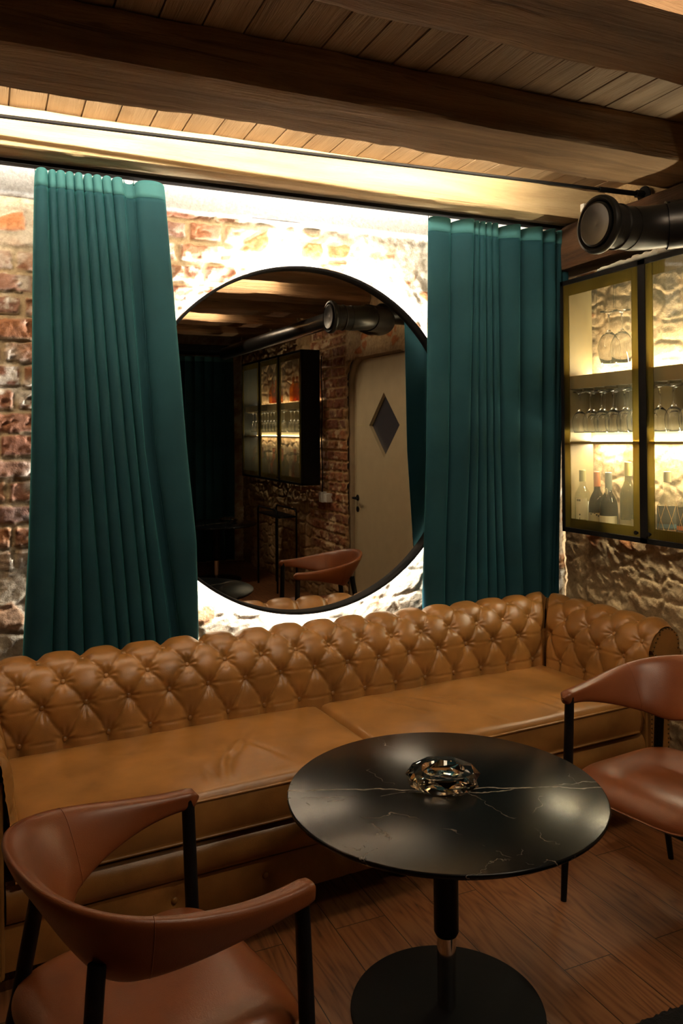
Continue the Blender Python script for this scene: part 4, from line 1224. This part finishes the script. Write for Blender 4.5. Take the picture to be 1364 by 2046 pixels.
# foam bead on top of the cabinet
V = []; n = 80; K = 8; F = []
for i in range(n):
    f_ = i/(n-1); y_ = 3.02-.62*f_
    rr = (.007+.014*f_)*(.8+.5*float(vn(np.array([i*.45]), np.array([1.]), np.array([3.]))[0]))
    if i in (0, n-1): rr = .001
    for k_ in range(K):
        a = 2*PI*k_/K; V.append((2.700+rr*math.cos(a), y_, 2.352+rr*.9+rr*math.sin(a)))
for i in range(n-1):
    for k_ in range(K): F.append((i*K+k_, (i+1)*K+k_, (i+1)*K+(k_+1) % K, i*K+(k_+1) % K))
o = mesh_obj('foam_bead', V, F, M_foam, smooth=True)
tag(o, 'ragged white foam bead along the top of the drinks cabinet', 'sealant')

# ------------------------------------------------------------------ door in the right wall (seen in the mirror)
dr = empty('door_1', (XW+.05, 1.09, 0)); dr['kind'] = 'structure'
def arch(hw, hz, r, n=10):
    p = [(-hw, .0), (-hw, hz-r)]
    for i in range(1, n+1): a = PI-PI/2*i/n; p.append((-hw+r+r*math.cos(a), hz-r+r*math.sin(a)))
    for i in range(n): a = PI/2-PI/2*i/n; p.append((hw-r+r*math.cos(a), hz-r+r*math.sin(a)))
    p += [(hw, hz-r), (hw, 0)]
    return p
out_ = arch(.56, 2.195, .215)
dia = [(-.27, 1.635), (0, 1.90), (.27, 1.635), (0, 1.37)]
bm = bmesh.new()
vo_ = [bm.verts.new((0, y_, z_)) for y_, z_ in out_]; vd = [bm.verts.new((0, y_, z_)) for y_, z_ in dia]
es = []
for L_ in (vo_, vd):
    for i in range(len(L_)): es.append(bm.edges.new((L_[i], L_[(i+1) % len(L_)])))
bmesh.ops.triangle_fill(bm, edges=es, use_beauty=True)
ex = bmesh.ops.extrude_face_region(bm, geom=list(bm.faces))
for q in [g for g in ex['geom'] if isinstance(g, bmesh.types.BMVert)]: q.co.x += .045
bm_obj('door_leaf', bm, M_door, dr)
bm = bmesh.new(); q = [bm.verts.new((.030, y_, z_)) for y_, z_ in dia]; bm.faces.new(q); bm_obj('diamond_window', bm, M_smoke, dr)
bm = bmesh.new(); add_box(bm, -.0015, .285, 1.633, .002, .56, 1.637); add_box(bm, -.0015, -.56, 1.633, .002, -.285, 1.637); bm_obj('panel_joint', bm, LBL['tan'], dr)
hd = lathe('handle_plate', [(0, -.006), (.026, -.006), (.026, 0)], M_blackmetal, dr, 20, Matrix.Translation((0, -.50, 1.01)) @ Matrix.Rotation(PI/2, 4, 'Y'), cap=False)
tube('lever', [(-.004, -.50, 1.01), (-.05, -.50, 1.01), (-.052, -.47, 1.01), (-.052, -.38, 1.008)], .009, M_blackmetal, hd, 10)
lathe('keyhole_plate', [(0, -.006), (.024, -.006), (.024, 0)], M_blackmetal, dr, 20, Matrix.Translation((0, -.50, .91)) @ Matrix.Rotation(PI/2, 4, 'Y'), cap=False)
# plaster reveal
fr_o = arch(.60, 2.235, .24); fr_i = arch(.565, 2.20, .218)
V = [(-.03-.012, y_, z_) for y_, z_ in fr_o]+[(-.03, y_, z_) for y_, z_ in fr_i]+[(.03, y_, z_) for y_, z_ in fr_i]; n = len(fr_o)
F = [(i, i+1, n+i+1, n+i) for i in range(n-1)]+[(n+i, n+i+1, 2*n+i+1, 2*n+i) for i in range(n-1)]
M_plas = simple('brown_plaster', (.30, .22, .13), .9, 0, (40, .4, .004), .15)
fo = mesh_obj('door_reveal', V, F, M_plas, dr, smooth=True)

# sockets and cable on the brick pier
for i, (y_, z_, s_) in enumerate(((.02, .975, .045), (.125, .975, .038))):
    t = empty('wall_socket', (XW-.035, y_, z_), 0, ['larger white wall socket under the black cable, reflected in the mirror', 'smaller white wall socket next to the larger one, reflected in the mirror'][i], 'socket')
    box('plate', (-.03, -s_, -s_*1.05), (.03, s_, s_*1.05), M_white, t, bev=.006)
    lathe('socket_well', [(.0, -.031), (.02, -.031), (.022, -.033), (.022, -.030)], M_white, t, 20, Matrix.Rotation(PI/2, 4, 'Y'), cap=False)
pts_ = [(XW-.048, .02+.012*math.sin(i*.9), 1.02+i*.09) for i in range(15)]
o = tube('cable', pts_, .006, M_black, None, 8); tag(o, 'black cable running down the brick pier to the white sockets', 'cable')
# low tubular console under the reflected cabinet
t = empty('console_table', (2.62, -.82, 0), 0, 'thin black tubular console under the reflected cabinet', 'side table')
bm = bmesh.new()
for pts_ in ([(-.02, .30, 0), (-.02, .30, .78), (-.02, .27, .81), (-.02, -.27, .81), (-.02, -.30, .78), (-.02, -.30, 0)],
             [(.18, .30, 0), (.18, .30, .78), (.18, .27, .81), (.18, -.27, .81), (.18, -.30, .78), (.18, -.30, 0)]):
    add_tube(bm, pts_, .010, 10)
for y_ in (-.3, .3): add_tube(bm, [(-.02, y_, .74), (.18, y_, .74)], .008, 8)
bm_obj('tube_frame', bm, M_blackmetal, t, smooth=True)
box('shelf', (-.02, -.29, .735), (.18, .29, .75), M_black_wood, t)

# rug at the lower right
V = []; nx, ny = 120, 110; F = []
for i in range(nx):
    for j in range(ny):
        a, c = i/(nx-1), j/(ny-1)
        ex = min(a, 1-a)*1.2; ey = min(c, 1-c)*1.35
        z_ = .012*float(sm(0, .02, min(ex, ey))) + .004*random.random()
        fz = .010*(random.random()-.5) if (min(a, 1-a) == 0 or min(c, 1-c) == 0) else 0
        V.append((1.25+1.2*a+fz, .28+1.350*c+fz, max(.001, z_)))
o = mesh_obj('floor_rug', V, grid_faces(nx, ny), M_rug, smooth=True)
tag(o, 'black shaggy rug on the wooden floor at the lower right corner', 'rug')
